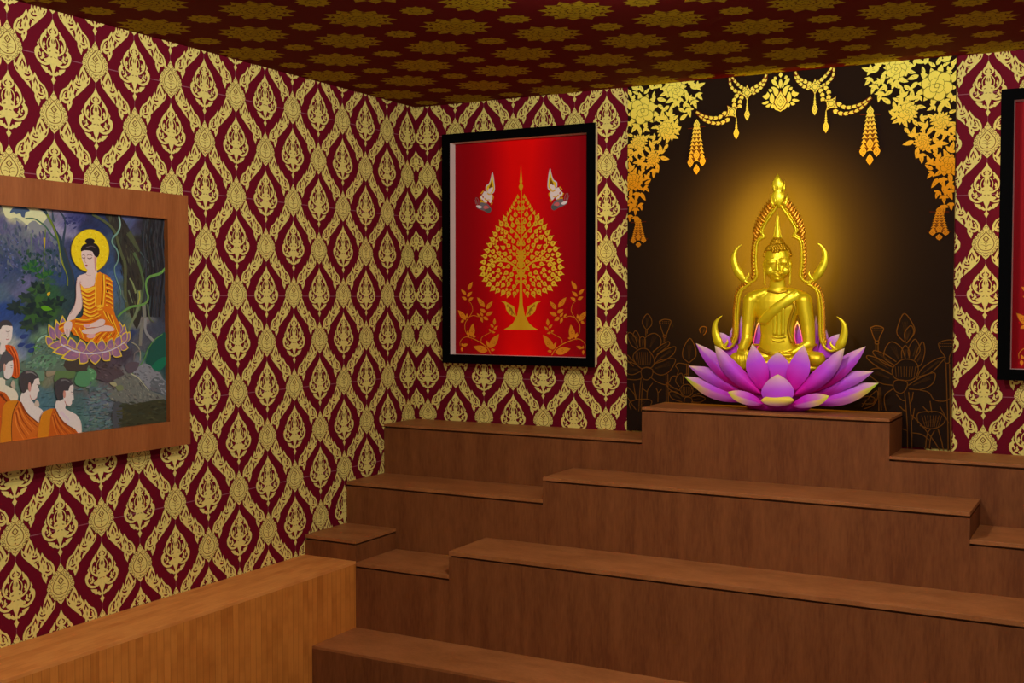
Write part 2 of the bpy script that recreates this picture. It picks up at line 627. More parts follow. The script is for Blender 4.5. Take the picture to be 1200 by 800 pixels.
Y1, Y2, Y3, Y4 = -0.3295, -0.6787, -1.0302, -1.376
tier('altar_step', 0.0, 1.5435, Y1, -0.001, 1.20, 'top tier of the brown altar, lower wing in front of the left framed tree poster', 0.013)
tier('altar_step', 1.5435, 2.7223, Y1, -0.014, 1.363, 'highest brown altar box, in the middle, carrying the purple lotus and golden statue', 0.013)
tier('altar_step', 2.7223, 4.27, Y1, -0.014, 1.196, 'top tier of the brown altar, lower wing right of the box under the lotus', 0.013)
tier('altar_step', 0.0, 1.1726, Y2, Y1, 0.9265, 'second tier from the top, lower left wing against the patterned left wall', 0.016)
tier('altar_step', 1.1726, 3.1009, Y2, Y1, 1.0368, 'second tier from the top, long raised middle section of the brown altar', 0.016)
tier('altar_step', 3.1009, 4.27, Y2, Y1, 0.9263, 'second tier from the top, lower wing at the right edge', 0.016)
tier('altar_step', 0.0, 0.3193, Y3, Y2, 0.7063, 'small brown corner box rising behind the end of the light wood bench', 0.016)
tier('altar_step', 0.3193, 0.8566, Y3, Y2, 0.5991, 'short low section of the third tier beside the light wood bench', 0.019)
tier('altar_step', 0.8566, 3.41, Y3, Y2, 0.7119, 'third tier from the top, longest raised section across the middle of the altar', 0.020)
tier('altar_step', 0.3193, 3.95, Y4, Y3, 0.2767, 'lowest front tier of the brown altar at the bottom of the photo', 0.0, False)

# light wood bench along the left wall
k = NT('bamboo_front')
tc = k.n('ShaderNodeTexCoord')
sx = k.n('ShaderNodeSeparateXYZ')
k.l(tc.outputs['Object'], sx.inputs[0])
BW = {'lo': sc((128, 66, 20), 1), 'hi': sc((180, 106, 44), 1)}


def bamboo(name, axis_across, axis_along, width, lo, hi, seam_k=0.8):
    k = NT(name)
    tc = k.n('ShaderNodeTexCoord')
    s = k.n('ShaderNodeSeparateXYZ')
    k.l(tc.outputs['Object'], s.inputs[0])
    q = k.n('ShaderNodeMath', operation='DIVIDE')
    k.l(s.outputs[axis_across], q.inputs[0])
    q.inputs[1].default_value = width
    fl = k.n('ShaderNodeMath', operation='FLOOR')
    k.l(q.outputs[0], fl.inputs[0])
    wn = k.n('ShaderNodeTexWhiteNoise', noise_dimensions='1D')
    k.l(fl.outputs[0], wn.inputs['W'])
    # knots: bands along the strip, shifted per strip
    al = k.n('ShaderNodeMath', operation='MULTIPLY_ADD')
    k.l(wn.outputs['Value'], al.inputs[0])
    al.inputs[1].default_value = 0.3
    k.l(s.outputs[axis_along], al.inputs[2])
    sc_ = [30.0, 30.0, 30.0]
    sc_[{'X': 0, 'Y': 1, 'Z': 2}[axis_along]] = 4.0
    sc_[{'X': 0, 'Y': 1, 'Z': 2}[axis_across]] = 90.0
    nz = k.noise(k.coords(tuple(sc_)), 1.0, 4.0, 0.6)
    cb = k.n('ShaderNodeCombineXYZ')
    k.l(fl.outputs[0], cb.inputs[0])
    k.l(al.outputs[0], cb.inputs[1])
    bl = k.n('ShaderNodeTexNoise')
    bl.inputs['Scale'].default_value = 1.0
    bl.inputs['Detail'].default_value = 3.0
    mp = k.n('ShaderNodeMapping')
    mp.inputs['Scale'].default_value = (0.25, 7.0, 1.0)
    k.l(cb.outputs[0], mp.inputs['Vector'])
    k.l(mp.outputs[0], bl.inputs['Vector'])
    m1 = k.n('ShaderNodeMath', operation='MULTIPLY_ADD')
    k.l(nz, m1.inputs[0])
    m1.inputs[1].default_value = 0.5
    k.l(bl.outputs['Fac'], m1.inputs[2])
    m2 = k.n('ShaderNodeMath', operation='MULTIPLY_ADD')
    k.l(wn.outputs['Value'], m2.inputs[0])
    m2.inputs[1].default_value = 0.22
    k.l(m1.outputs[0], m2.inputs[2])
    fr = k.n('ShaderNodeMath', operation='FRACT')
    k.l(q.outputs[0], fr.inputs[0])
    seam = k.ramp(fr.outputs[0], [(0.0, (0.62, 0.55, 0.5)), (0.10, (1, 1, 1)), (0.94, (1, 1, 1)), (1.0, (0.75, 0.7, 0.65))])
    c = k.ramp(m2.outputs[0], [(0.42, lo), (0.98, hi)])
    k.l(k.mix(seam_k, c, seam, 'MULTIPLY'), k.b.inputs['Base Color'])
    k.set(Roughness=0.5)
    k.b.inputs['Specular IOR Level'].default_value = 0.2
    return k.m


bpy.data.materials.remove(k.m)
M_bf = bamboo('bamboo_front', 'Y', 'Z', 0.036, sc((166, 88, 28), 1), sc((208, 126, 50), 1))
M_bt = bamboo('bamboo_top', 'X', 'Y', 0.03, sc((192, 104, 42), 1), sc((222, 142, 70), 1), 0.25)
bench = thing('bench', (0.16, -3.9, 0.0), 'light brown wooden bench running along the left wall under the painting', 'bench')
b = MB()
b.box(0.003, 0.3185, -6.8, Y3 - 0.001, 0.0005, 0.592)
b.build('bench_front', M_bf, bench)
b = MB()
b.box(0.003, 0.3190, -6.8, Y3 - 0.001, 0.592, 0.605)
b.build('bench_top', M_bt, bench)
# ------------------------------------------------------------------ framed posters on the back wall
KP = 0.78                                      # brightness the room's light gives these walls
M_black = flat('frame_black', (0.002, 0.002, 0.002), 0.7, 0.02)
M_white = flat('lining_white', sc((222, 205, 200), 1.0), 0.7, 0.2)
M_print = attr_mat('poster_print', 0.6, 0.1, grain=0.06, gscale=220)
GOLD_HI, GOLD_LO = (222, 176, 40), (196, 120, 22)


def px2(pts, y=-0.008):
    """photo pixels of the left poster's print to (x, z) on the print"""
    return np.array([hit(p[0], p[1], 1, y)[[0, 2]] for p in pts])


P_X0, P_X1, P_Z0, P_Z1 = 0.221, 1.170, 1.5345, 2.8215
O_X0, O_X1, O_Z0, O_Z1 = 0.275, 1.117, 1.584, 2.771
PC = px2([(610.5, 300)])[0][0]                 # centre line of the tree


def poster(dx, label):
    t = thing('framed_poster', ((P_X0 + P_X1) / 2 + dx, 0, P_Z0), label, 'poster', 'black framed red tree posters')
    # frame: black face, white sides that taper back to the wall
    b = MB()
    yf, yb, e = -0.065, -0.003, 0.016
    def ring(x0, x1, z0, z1, y):
        return [(x0 + dx, y, z0), (x1 + dx, y, z0), (x1 + dx, y, z1), (x0 + dx, y, z1)]
    o1, i1 = ring(P_X0, P_X1, P_Z0, P_Z1, yf), ring(O_X0, O_X1, O_Z0, O_Z1, yf)
    ob = ring(P_X0 + e, P_X1 - e, P_Z0 + e, P_Z1 - e, yb)
    ib = ring(O_X0, O_X1, O_Z0, O_Z1, yf + 0.004)
    V = o1 + i1 + ob + ib
    F, mi = [], []
    for q in range(4):
        r = (q + 1) % 4
        b.add([o1[q], o1[r], i1[r], i1[q]], [(0, 1, 2, 3)], 0)
        b.add([o1[q], ob[q], ob[r], o1[r]], [(0, 1, 2, 3)], 1)
        b.add([i1[q], i1[r], ib[r], ib[q]], [(0, 1, 2, 3)], 1)
    b.add(ob, [(0, 3, 2, 1)], 1)
    fr = b.build('frame', [M_black, M_white], t)
    b = MB()
    for q in range(4):
        r = (q + 1) % 4
        a0, a1 = ib[q], ib[r]
        c0, c1 = (a0[0], -0.006, a0[2]), (a1[0], -0.006, a1[2])
        b.add([a0, a1, c1, c0], [(0, 1, 2, 3)], 0)
    b.build('lining', M_white, t)
    # the print
    b = MB()
    W = O_X1 - O_X0
    nx, nz = 60, 40
    xs, zs = np.linspace(O_X0, O_X1, nx + 1), np.linspace(O_Z0, O_Z1, nz + 1)
    X, Z = np.meshgrid(xs, zs, indexing='ij')
    d = np.abs(X - PC) / (W / 2)
    v = (Z - O_Z0) / (O_Z1 - O_Z0)
    # brighter band down the middle of the print, strongest at the top and bottom
    s = np.exp(-(d / 0.30) ** 2 * 0.9) * (0.35 + 0.65 * np.clip(np.abs(v - 0.42) * 1.7, 0, 1)) * 0.75 + 0.50 * np.exp(-(d / 0.64) ** 2)
    s = np.clip(s, 0, 1)
    stops = np.array([sc((124, 0, 12), KP), sc((196, 0, 10), KP), sc((255, 4, 4), KP)])
    c = np.empty(X.shape + (3,))
    for q in range(3):
        c[..., q] = np.interp(s, [0, 0.5, 1.0], stops[:, q])
    b.grid(np.stack([X + dx, np.full_like(X, -0.008), Z], -1), 0, c, smooth=False)
    A = Art(b, lambda uv, h: np.stack([uv[:, 0] + dx, np.full(len(uv), -0.008 - h), uv[:, 1]], 1), 0, 0.0003, 3e-6)

    def gold(q):
        f = min(1.0, abs(q[0] - PC) / 0.24)
        return np.array(sc((206, 150, 22), KP)) * (1 - f) + np.array(sc((232, 190, 50), KP)) * f

    def both(pts, fn, *a, **k):
        uv = px2(pts)
        m = uv.copy()
        m[:, 0] = 2 * PC - m[:, 0]
        fn(uv, *a, **k)
        fn(m, *a, **k)

    pxm = 0.0046                               # metres per photo pixel here
    # trunk and branches
    Q = lambda x, y: (555 + x / 6.667, 270 + y / 6.667)
    both([Q(372, -20), Q(366, 80), Q(362, 200), Q(362, 330), Q(360, 480), Q(356, 580), Q(340, 660), Q(310, 720), Q(270, 755), Q(236, 772), Q(372, 776)], A.poly, gold)
    both([Q(366, 360), Q(330, 290), Q(270, 245), Q(200, 238), Q(140, 255), Q(108, 310), Q(112, 370), Q(150, 400)], A.stroke, 2.6 * pxm, gold, w1=0.7 * pxm)
    both([Q(270, 245), Q(210, 200), Q(180, 140), Q(176, 80), Q(210, 46), Q(246, 60)], A.stroke, 1.6 * pxm, gold, w1=0.6 * pxm)
    both([Q(370, 110), Q(352, 50), Q(316, 6), Q(270, -40), Q(258, -90), Q(270, -130)], A.stroke, 1.8 * pxm, gold, w1=0.6 * pxm)
    both([Q(316, 6), Q(270, -30), Q(220, -44)], A.stroke, 1.0 * pxm, gold, w1=0.5 * pxm)
    A.stroke(px2([Q(372, 100), Q(374, -60), Q(374, -200), Q(374, -330)]), 1.3 * pxm, gold, w1=0.8 * pxm)
    # spire
    both([(610.4, 193), (611.0, 202), (611.8, 210), (612.2, 213), (611.4, 214.5), (613.2, 218), (612.6, 220), (610.4, 225)], A.poly, gold)
    # pipal leaves
    prof = [(225, 2), (231, 7.5), (238.7, 12), (244, 15.5), (251, 21), (255, 26), (262, 31), (267, 35), (276, 40), (283, 44.5), (292, 49), (300, 53), (312, 55.5), (321, 55.5), (330, 50.5), (339, 41), (343.5, 28), (348, 11)]
    py, hw = np.array(prof).T
    R = random.Random(3)
    pts = []
    # outer row follows the silhouette
    acc = 0.0
    for yy in np.arange(226, 347, 0.25):
        h = np.interp(yy, py, hw)
        dh = np.interp(yy + 0.25, py, hw) - h
        acc += math.hypot(0.25, dh)
        size = 4.6 if yy < 250 else 7.4
        if acc > size:
            acc = 0
            pts.append((h - size * 0.33, yy, size))
    for _ in range(9000):
        yy = R.uniform(226, 346)
        h = np.interp(yy, py, hw)
        x = R.uniform(1.0, max(1.2, h - 3))
        near_trunk = x < 3.2 or (yy > 320 and x < 4.5)
        if near_trunk:
            continue
        s = (6.4 if _ < 2500 else 5.4 if _ < 5000 else 4.2 if _ < 7500 else 3.2)
        br = [(270, 245), (200, 238), (140, 255), (108, 310), (330, 290), (176, 80), (180, 140), (316, 6), (352, 50), (210, 200)]
        if any(math.hypot(x - (610.7 - (555 + bx / 6.667)), yy - (270 + by / 6.667)) < s * 0.55 for bx, by in br):
            continue
        if all(math.hypot(x - a, yy - b_) > (s + c_) * 0.53 for a, b_, c_ in pts):
            pts.append((x, yy, s))
    k = 0.00462
    zc = px2([(610.5, 300)])[0][1]
    A.up()
    for x, yy, s in pts:
        for sg in (-1, 1):
            cx, cz = PC + sg * x * k, zc - (yy - 300) * k
            # leaf tips point out from the heart of the crown
            an = math.atan2(-(yy - 305) * 0.9, sg * x * 1.0)
            L, W_ = s * k * 1.12, s * k * 0.92
            t_ = np.array([(-0.5, 0), (-0.44, 0.30), (-0.2, 0.5), (0.08, 0.36), (0.3, 0.14), (0.62, 0.0), (0.3, -0.14), (0.08, -0.36), (-0.2, -0.5), (-0.44, -0.30)])
            ux = t_[:, 0] * L
            uy = t_[:, 1] * W_
            uv = np.stack([cx + ux * math.cos(an) - uy * math.sin(an), cz + ux * math.sin(an) + uy * math.cos(an)], 1)
            A.poly(uv, gold, lift=True)
    A.up()
    for x, yy, s in pts:
        if s < 5:
            continue
        for sg in (-1, 1):
            cx, cz = PC + sg * x * k, zc - (yy - 300) * k
            an = math.atan2(-(yy - 305) * 0.9, sg * x)
            e1 = np.array([(-0.1, 0.2), (-0.3, 0.0), (-0.1, -0.2), (0.15, 0.0)]) * s * k * 0.75
            uv = np.stack([cx + e1[:, 0] * math.cos(an) - e1[:, 1] * math.sin(an), cz + e1[:, 0] * math.sin(an) + e1[:, 1] * math.cos(an)], 1)
            A.poly(uv, sc((184, 112, 18), KP), lift=True)
    # little leaf pairs up the trunk
    A.up()
    for yy in (236, 243, 249, 256, 262, 266, 273, 300, 307, 314, 325, 331):
        for sg in (-1, 1):
            A.leaf(PC + sg * 0.9 * k, zc - (yy - 300) * k, math.pi / 2 - sg * 1.0, 3.8 * k, 2.4 * k, gold, lift=True)
    # two curled leaves at the foot
    LF = lambda x, y: (530 + x / 8, 320 + y / 8)
    for f in (lambda uv: uv, lambda uv: np.stack([2 * PC - uv[:, 0], uv[:, 1]], 1)):
        uv = f(px2([LF(460, 266), LF(500, 266), LF(540, 290), (530 + 580 / 8, 320 + 312 / 8), LF(590, 360), LF(602, 414), LF(570, 404), LF(530, 380), LF(506, 340), LF(498, 300), LF(486, 278)]))
        A.poly(uv, gold)
        uv = f(px2([LF(520, 300), LF(560, 330), LF(590, 400), LF(548, 350)]))
        A.poly(uv, sc((150, 88, 20), KP))
        for c in ((540, 345), (520, 305), (560, 380)):
            p0 = f(px2([LF(*c)]))[0]
            A.ellipse(p0[0], p0[1], 0.006, 0.009, sc((176, 110, 22), KP), 8)
    # floral scrolls in the lower corners
    fl = lambda q: np.array(sc((206, 122, 24), KP))
    for f in (lambda uv: uv, lambda uv: np.stack([2 * PC - uv[:, 0], uv[:, 1]], 1)):
        for p_, w0, w1 in (([LF(362, 756), LF(330, 700), LF(260, 645), LF(160, 600), LF(110, 604), LF(76, 640), LF(74, 680)], 1.2, 0.5),
                           ([LF(160, 600), LF(124, 540), LF(122, 470), LF(160, 410), LF(192, 350), LF(180, 290), LF(150, 256)], 0.9, 0.5),
                           ([LF(160, 410), LF(200, 396), LF(240, 406), LF(290, 416)], 0.7, 0.5),
                           ([LF(270, 640), LF(280, 600), LF(330, 570), LF(384, 540)], 0.8, 0.5)):
            A.stroke(f(px2(p_)), w0 * pxm, fl, w1=w1 * pxm)
        A.up()
        for bx, by, tx, ty, w in ((350, 700, 440, 570, 62), (330, 728, 198, 688, 60), (180, 596, 196, 470, 56), (130, 436, 54, 346, 46), (304, 316, 234, 226, 42), (322, 334, 380, 262, 36),
                                  (148, 156, 192, 80, 34), (130, 200, 82, 152, 28), (140, 218, 188, 174, 28), (136, 246, 90, 222, 26), (156, 252, 200, 228, 26),
                                  (314, 366, 260, 336, 32), (318, 392, 384, 362, 32), (290, 402, 260, 366, 22), (294, 410, 340, 438, 30), (268, 414, 288, 464, 24), (256, 404, 232, 376, 18),
                                  (396, 484, 398, 420, 28), (388, 508, 356, 474, 22), (392, 528, 430, 492, 22), (366, 546, 344, 522, 18), (372, 550, 404, 556, 18),
                                  (100, 680, 150, 664, 26), (90, 694, 92, 736, 22), (96, 684, 90, 654, 18), (160, 590, 140, 540, 24), (190, 590, 222, 594, 22), (136, 420, 140, 376, 20), (110, 440, 80, 460, 24),
                                  (352, 700, 322, 630, 28), (362, 718, 400, 718, 24)):
            a_, b_ = f(px2([LF(bx, by), LF(tx, ty)]))
            A.leaf(a_[0], a_[1], math.atan2(b_[1] - a_[1], b_[0] - a_[0]), math.hypot(*(b_ - a_)), w / 8 * pxm * 1.15, fl, lift=True)
        A.up()
        for bx, by in ((392, 650), (270, 706), (186, 540), (94, 394), (272, 276), (350, 300)):
            p0 = f(px2([LF(bx, by)]))[0]
            for q in range(5):
                A.ellipse(p0[0] + 0.0062 * math.cos(q * 1.257), p0[1] + 0.0062 * math.sin(q * 1.257), 0.0022, 0.0022, sc((150, 60, 14), KP), 6, lift=True)
    # kneeling angels in the upper corners
    DV = lambda x, y: (545 + x / 11.43, 185 + y / 11.43)
    grey, skin, gd = sc((110, 100, 104), KP), sc((236, 205, 200), KP), sc((214, 160, 20), KP)
    for f in (lambda uv: uv, lambda uv: np.stack([2 * PC - uv[:, 0], uv[:, 1]], 1)):
        D = lambda p_, c, sm=3: A.poly(f(px2([DV(*q) for q in p_])), c, sm)
        D([(366, 186), (384, 240), (396, 330), (402, 410), (390, 460), (352, 486), (310, 474), (278, 430), (282, 372), (322, 340), (346, 270)], sc((200, 190, 190), KP))
        D([(368, 226), (380, 300), (390, 380), (388, 430), (360, 470), (318, 462), (292, 424), (296, 380), (330, 352), (352, 290)], sc((232, 184, 28), KP))
        D([(368, 240), (376, 300), (368, 330), (356, 300)], sc((250, 214, 70), KP), 0)
        D([(358, 300), (370, 390), (324, 390), (346, 350)], sc((120, 76, 10), KP), 0)
        D([(324, 400), (350, 384), (374, 396), (366, 440), (330, 470), (306, 450)], skin)
        D([(320, 396), (352, 378), (376, 390), (350, 396), (332, 410)], sc((140, 84, 16), KP))
        D([(262, 446), (300, 462), (330, 486), (366, 490), (366, 540), (350, 604), (322, 590), (302, 560), (296, 596), (262, 604), (240, 560), (214, 554), (210, 520), (240, 480)], skin)
        D([(208, 600), (262, 592), (310, 622), (352, 680), (348, 714), (316, 738), (262, 712), (204, 690), (160, 668), (152, 640), (190, 640)], grey)
        D([(262, 640), (300, 640), (320, 668), (290, 690), (250, 672)], sc((196, 96, 96), KP))
        D([(270, 690), (340, 672), (350, 700), (316, 736), (276, 716)], sc((86, 84, 80), KP))
        D([(150, 640), (200, 636), (230, 660), (190, 676)], skin)
        for s_ in ([(170, 630), (156, 580), (146, 536), (176, 540)], [(186, 620), (182, 570), (168, 540)], [(150, 620), (140, 580), (128, 560)]):
            A.stroke(f(px2([DV(*q) for q in s_])), 1.3 * pxm, sc((140, 90, 90), KP), w1=0.5 * pxm)
        for s_ in ([(300, 474), (330, 490), (362, 478)], [(250, 440), (226, 466), (214, 480)], [(200, 524), (214, 556), (236, 580)], [(366, 500), (382, 520), (372, 560)],
                   [(262, 540), (290, 566), (330, 560)], [(206, 590), (240, 590), (274, 604)], [(350, 604), (368, 600), (350, 626)], [(226, 500), (246, 520)]):
            A.stroke(f(px2([DV(*q) for q in s_])), 1.6 * pxm, gd, w1=0.9 * pxm)
        D([(236, 510), (250, 512), (250, 536), (238, 536)], sc((176, 20, 20), KP))
    b.build('print', M_print, t)
    return t


poster(0.0, 'black framed red poster of a golden tree, left of the dark mural')
poster(2.9135, 'black framed red poster cut off by the right edge of the photo')
# ------------------------------------------------------------------ large painting on the left wall
KT = 0.95
M_fw = veneer('frame_wood', sc((140, 76, 34), 1), sc((160, 92, 46), 1), 0.55, (110, 110, 14))
M_paint = attr_mat('oil_paint', 0.6, 0.15, grain=0.10, gscale=130)
XC = 0.042                                     # the canvas, set back in the frame
F_Y0, F_Y1, F_Z0, F_Z1 = -3.62, -1.8855, 1.2651, 2.3411
I_Y0, I_Y1, I_Z0, I_Z1 = -3.50, -2.0050, 1.3724, 2.2338
pt = thing('framed_painting', (0, (F_Y0 + F_Y1) / 2, F_Z0), 'wood framed painting of a haloed monk on a lotus, above the bench', 'painting')
b = MB()
xf = 0.0647
def rg(y0, y1, z0, z1, x):
    return [(x, y1, z0), (x, y0, z0), (x, y0, z1), (x, y1, z1)]
o1, i1 = rg(F_Y0, F_Y1, F_Z0, F_Z1, xf), rg(I_Y0, I_Y1, I_Z0, I_Z1, xf)
ob, ib = rg(F_Y0, F_Y1, F_Z0, F_Z1, 0.003), rg(I_Y0, I_Y1, I_Z0, I_Z1, XC - 0.012)
for q in range(4):
    r = (q + 1) % 4
    b.add([o1[q], i1[q], i1[r], o1[r]], [(0, 1, 2, 3)])
    b.add([o1[q], o1[r], ob[r], ob[q]], [(0, 1, 2, 3)])
    b.add([i1[q], ib[q], ib[r], i1[r]], [(0, 1, 2, 3)])
    b.add([ob[q], ob[r], ib[r], ib[q]], [(0, 1, 2, 3)])
b.build('frame', M_fw, pt)

b = MB()
S = [  # colours of the painted background, (pixel x, pixel y, r, g, b)
    (2, 243, 70, 70, 90), (9, 247, 225, 220, 150), (14, 253, 215, 210, 150), (22, 246, 80, 95, 120), (32, 256, 215, 215, 160), (46, 249, 185, 188, 170), (50, 263, 120, 122, 128), (40, 270, 140, 142, 145),
    (4, 260, 90, 85, 125), (15, 266, 95, 92, 125), (28, 271, 95, 98, 115), (10, 280, 100, 105, 120), (25, 285, 95, 100, 120), (48, 285, 90, 85, 130), (5, 300, 65, 75, 105), (15, 310, 50, 65, 105),
    (30, 300, 85, 95, 110), (36, 300, 90, 105, 105), (45, 310, 85, 85, 120), (5, 325, 70, 80, 120), (15, 330, 60, 75, 100), (60, 300, 60, 75, 100), (65, 255, 95, 95, 120), (72, 250, 150, 135, 165),
    (70, 263, 165, 155, 180), (80, 258, 80, 80, 130), (80, 275, 130, 125, 155), (90, 255, 60, 60, 110), (75, 290, 60, 65, 100), (75, 320, 50, 70, 110), (85, 325, 55, 75, 115),
    (105, 256, 40, 45, 75), (120, 262, 45, 55, 90), (112, 272, 40, 50, 90), (128, 290, 60, 75, 100), (130, 310, 55, 75, 110), (135, 330, 70, 95, 140), (140, 255, 70, 75, 75), (151, 254, 90, 100, 150),
    (156, 262, 75, 80, 120), (150, 280, 70, 75, 50), (145, 295, 50, 45, 45), (165, 262, 50, 45, 50), (165, 290, 45, 40, 42), (175, 300, 50, 55, 55), (185, 280, 40, 38, 40), (190, 310, 50, 45, 50),
    (160, 320, 55, 65, 50), (150, 330, 75, 85, 60), (170, 335, 60, 60, 70), (190, 340, 60, 60, 75),
    (5, 345, 80, 100, 120), (15, 338, 90, 95, 120), (28, 338, 110, 105, 150), (5, 360, 45, 70, 130), (20, 370, 50, 70, 120), (40, 345, 50, 75, 60), (45, 365, 40, 60, 45), (60, 345, 50, 90, 60),
    (60, 365, 60, 100, 40), (80, 345, 50, 70, 75), (80, 365, 45, 65, 75), (70, 375, 60, 80, 70), (25, 390, 70, 95, 140), (15, 402, 170, 175, 160), (28, 405, 75, 90, 140), (26, 415, 140, 150, 160),
    (40, 385, 40, 50, 60), (50, 395, 110, 140, 110), (45, 410, 90, 130, 80), (55, 420, 100, 130, 110), (35, 425, 90, 120, 120),
    (140, 350, 80, 100, 120), (145, 365, 70, 90, 90), (160, 350, 110, 120, 90), (155, 370, 120, 130, 100), (165, 375, 130, 125, 120), (175, 355, 60, 70, 75), (190, 360, 55, 55, 65), (150, 395, 50, 60, 100),
    (160, 400, 90, 90, 95), (175, 395, 80, 80, 90), (185, 385, 65, 70, 85), (190, 405, 40, 80, 60), (150, 415, 70, 60, 70), (135, 430, 85, 70, 80), (110, 430, 80, 65, 60), (120, 437, 80, 70, 75),
    (160, 430, 110, 115, 125), (170, 432, 130, 135, 140), (180, 420, 40, 90, 70), (190, 430, 40, 70, 70),
    (25, 430, 110, 140, 110), (40, 440, 95, 120, 80), (55, 445, 120, 120, 95), (60, 433, 150, 140, 120), (75, 432, 95, 125, 75), (75, 445, 85, 80, 75), (95, 440, 90, 140, 100), (95, 455, 100, 90, 90),
    (60, 460, 85, 110, 115), (50, 470, 80, 115, 125), (92, 470, 80, 105, 105), (95, 490, 80, 115, 110), (90, 500, 75, 110, 105), (20, 500, 70, 90, 100),
    (105, 445, 90, 135, 100), (125, 445, 85, 75, 80), (115, 460, 105, 105, 110), (135, 455, 115, 110, 105), (150, 440, 130, 130, 125), (160, 450, 125, 130, 125), (165, 460, 120, 125, 120),
    (178, 440, 125, 125, 130), (185, 455, 100, 110, 115), (120, 470, 105, 115, 130), (105, 480, 95, 120, 125), (110, 495, 100, 125, 115), (115, 505, 85, 105, 95), (138, 485, 75, 78, 80),
    (150, 482, 75, 78, 58), (175, 482, 62, 62, 38), (160, 495, 58, 58, 35), (190, 495, 60, 62, 50),
    (-40, 250, 90, 95, 130), (-80, 260, 150, 150, 150), (-130, 250, 70, 80, 110), (-40, 320, 55, 75, 115), (-90, 330, 60, 90, 80), (-140, 340, 50, 70, 60), (-40, 400, 80, 100, 120), (-100, 420, 90, 110, 100),
    (-40, 480, 80, 110, 115), (-100, 500, 80, 105, 100), (-150, 450, 70, 80, 70), (-180, 300, 55, 60, 90), (-180, 400, 60, 70, 80)]
SA = np.array(S, float)
gy, gz = np.linspace(I_Y0, I_Y1, 210), np.linspace(I_Z0, I_Z1, 130)
Yg, Zg = np.meshgrid(gy, gz, indexing='ij')
D3 = np.stack([np.full_like(Yg, XC) - CAM[0], Yg - CAM[1], Zg - CAM[2]], -1)
wv = D3 @ FWD
PXg, PYg = 600 + FOC * (D3 @ RGT) / wv, 400 - FOC * (D3 @ UPV) / wv
# brushwork: the painted areas wobble a little
wob = lambda a, b_: 3.0 * np.sin(PXg / a + 1.7 * np.sin(PYg / b_)) + 2.0 * np.sin(PYg / (0.6 * a) + 2.3 * np.sin(PXg / (0.7 * b_)))
PX2, PY2 = PXg + wob(5.0, 7.0), PYg + wob(6.3, 4.4)
num = np.zeros(Yg.shape + (3,))
den = np.full(Yg.shape, 1e-9)
for x, y, r_, g_, b_ in SA:
    w_ = np.exp(-((PX2 - x) ** 2 + (PY2 - y) ** 2) / (2 * 6.0 ** 2)) + 1e-3 * np.exp(-((PX2 - x) ** 2 + (PY2 - y) ** 2) / (2 * 22.0 ** 2))
    num += w_[..., None] * np.array([r_, g_, b_])
    den += w_
cimg = num / den[..., None]
nz_ = np.sin(PXg * 1.3 + 4 * np.sin(PYg * 0.23)) * np.sin(PYg * 1.1 + 3 * np.sin(PXg * 0.31))
cimg = np.clip(cimg * (1 + 0.09 * nz_[..., None]), 0, 255) / 255.0
clin = np.where(cimg <= 0.04045, cimg / 12.92, ((cimg + 0.055) / 1.055) ** 2.4) / KT
b.grid(np.stack([np.full_like(Yg, XC), Yg, Zg], -1), 0, clin, smooth=False)
pt2 = lambda pts: np.array([hit(q[0], q[1], 0, XC)[[1, 2]] for q in pts])


def FP(uv, h):
    y = np.clip(uv[:, 0], I_Y0, I_Y1 + 0.004)
    z = np.clip(uv[:, 1], I_Z0 - 0.004, I_Z1 + 0.004)
    return np.stack([np.full(len(uv), XC + h), y, z], 1)


A = Art(b, FP, 0, 0.0003, 3e-6)
PM = 0.0039                                    # metres per pixel on the canvas


class PX:
    """drawing in enlarged photo coordinates"""
    def __init__(self, ox, oy, s):
        self.q = lambda p: (ox + p[0] / s, oy + p[1] / s)
        self.s = s
    def poly(self, p, c, sm=3, **k):
        A.poly(pt2([self.q(v) for v in p]), c if callable(c) else sc(c, KT), sm, **k)
    def line(self, p, w, c, w1=None, **k):
        A.stroke(pt2([self.q(v) for v in p]), w / self.s * PM, c if callable(c) else sc(c, KT), w1=None if w1 is None else w1 / self.s * PM, **k)
    def ell(self, x, y, rx, ry, c, n=24, **k):
        a = np.linspace(0, 2 * math.pi, n, endpoint=False)
        self.poly([(x + rx * math.cos(t), y + ry * math.sin(t)) for t in a], c, 0, **k)
    def leaf(self, x0, y0, x1, y1, w, c, curl=0.0, lift=True):
        p = pt2([self.q((x0, y0)), self.q((x1, y1))])
        d = p[1] - p[0]
        A.leaf(p[0][0], p[0][1], math.atan2(d[1], d[0]), math.hypot(*d), w / self.s * PM, sc(c, KT), curl, lift=lift)


R = random.Random(11)


def dabs(z, pts, cols, n, L, w, ang=0.0, spread=0.5):
    """short brush strokes inside an outline"""
    xs, ys = [q[0] for q in pts], [q[1] for q in pts]
    A.up()
    k = 0
    for _ in range(n * 12):
        if k >= n:
            break
        x, y = R.uniform(min(xs), max(xs)), R.uniform(min(ys), max(ys))
        ok = False
        for i in range(len(pts)):
            (x1, y1), (x2, y2) = pts[i], pts[(i + 1) % len(pts)]
            if (y1 > y) != (y2 > y) and x < (x2 - x1) * (y - y1) / (y2 - y1) + x1:
                ok = not ok
        if not ok:
            continue
        k += 1
        c = R.choice(cols)
        j = R.uniform(0.88, 1.1)
        a = ang + R.uniform(-spread, spread)
        l = L * R.uniform(0.5, 1.2)
        z.leaf(x - l / 2 * math.cos(a), y - l / 2 * math.sin(a), x + l / 2 * math.cos(a), y + l / 2 * math.sin(a), w * R.uniform(0.6, 1.2), tuple(min(255, v * j) for v in c), R.uniform(-0.3, 0.3), lift=True)
    A.up()


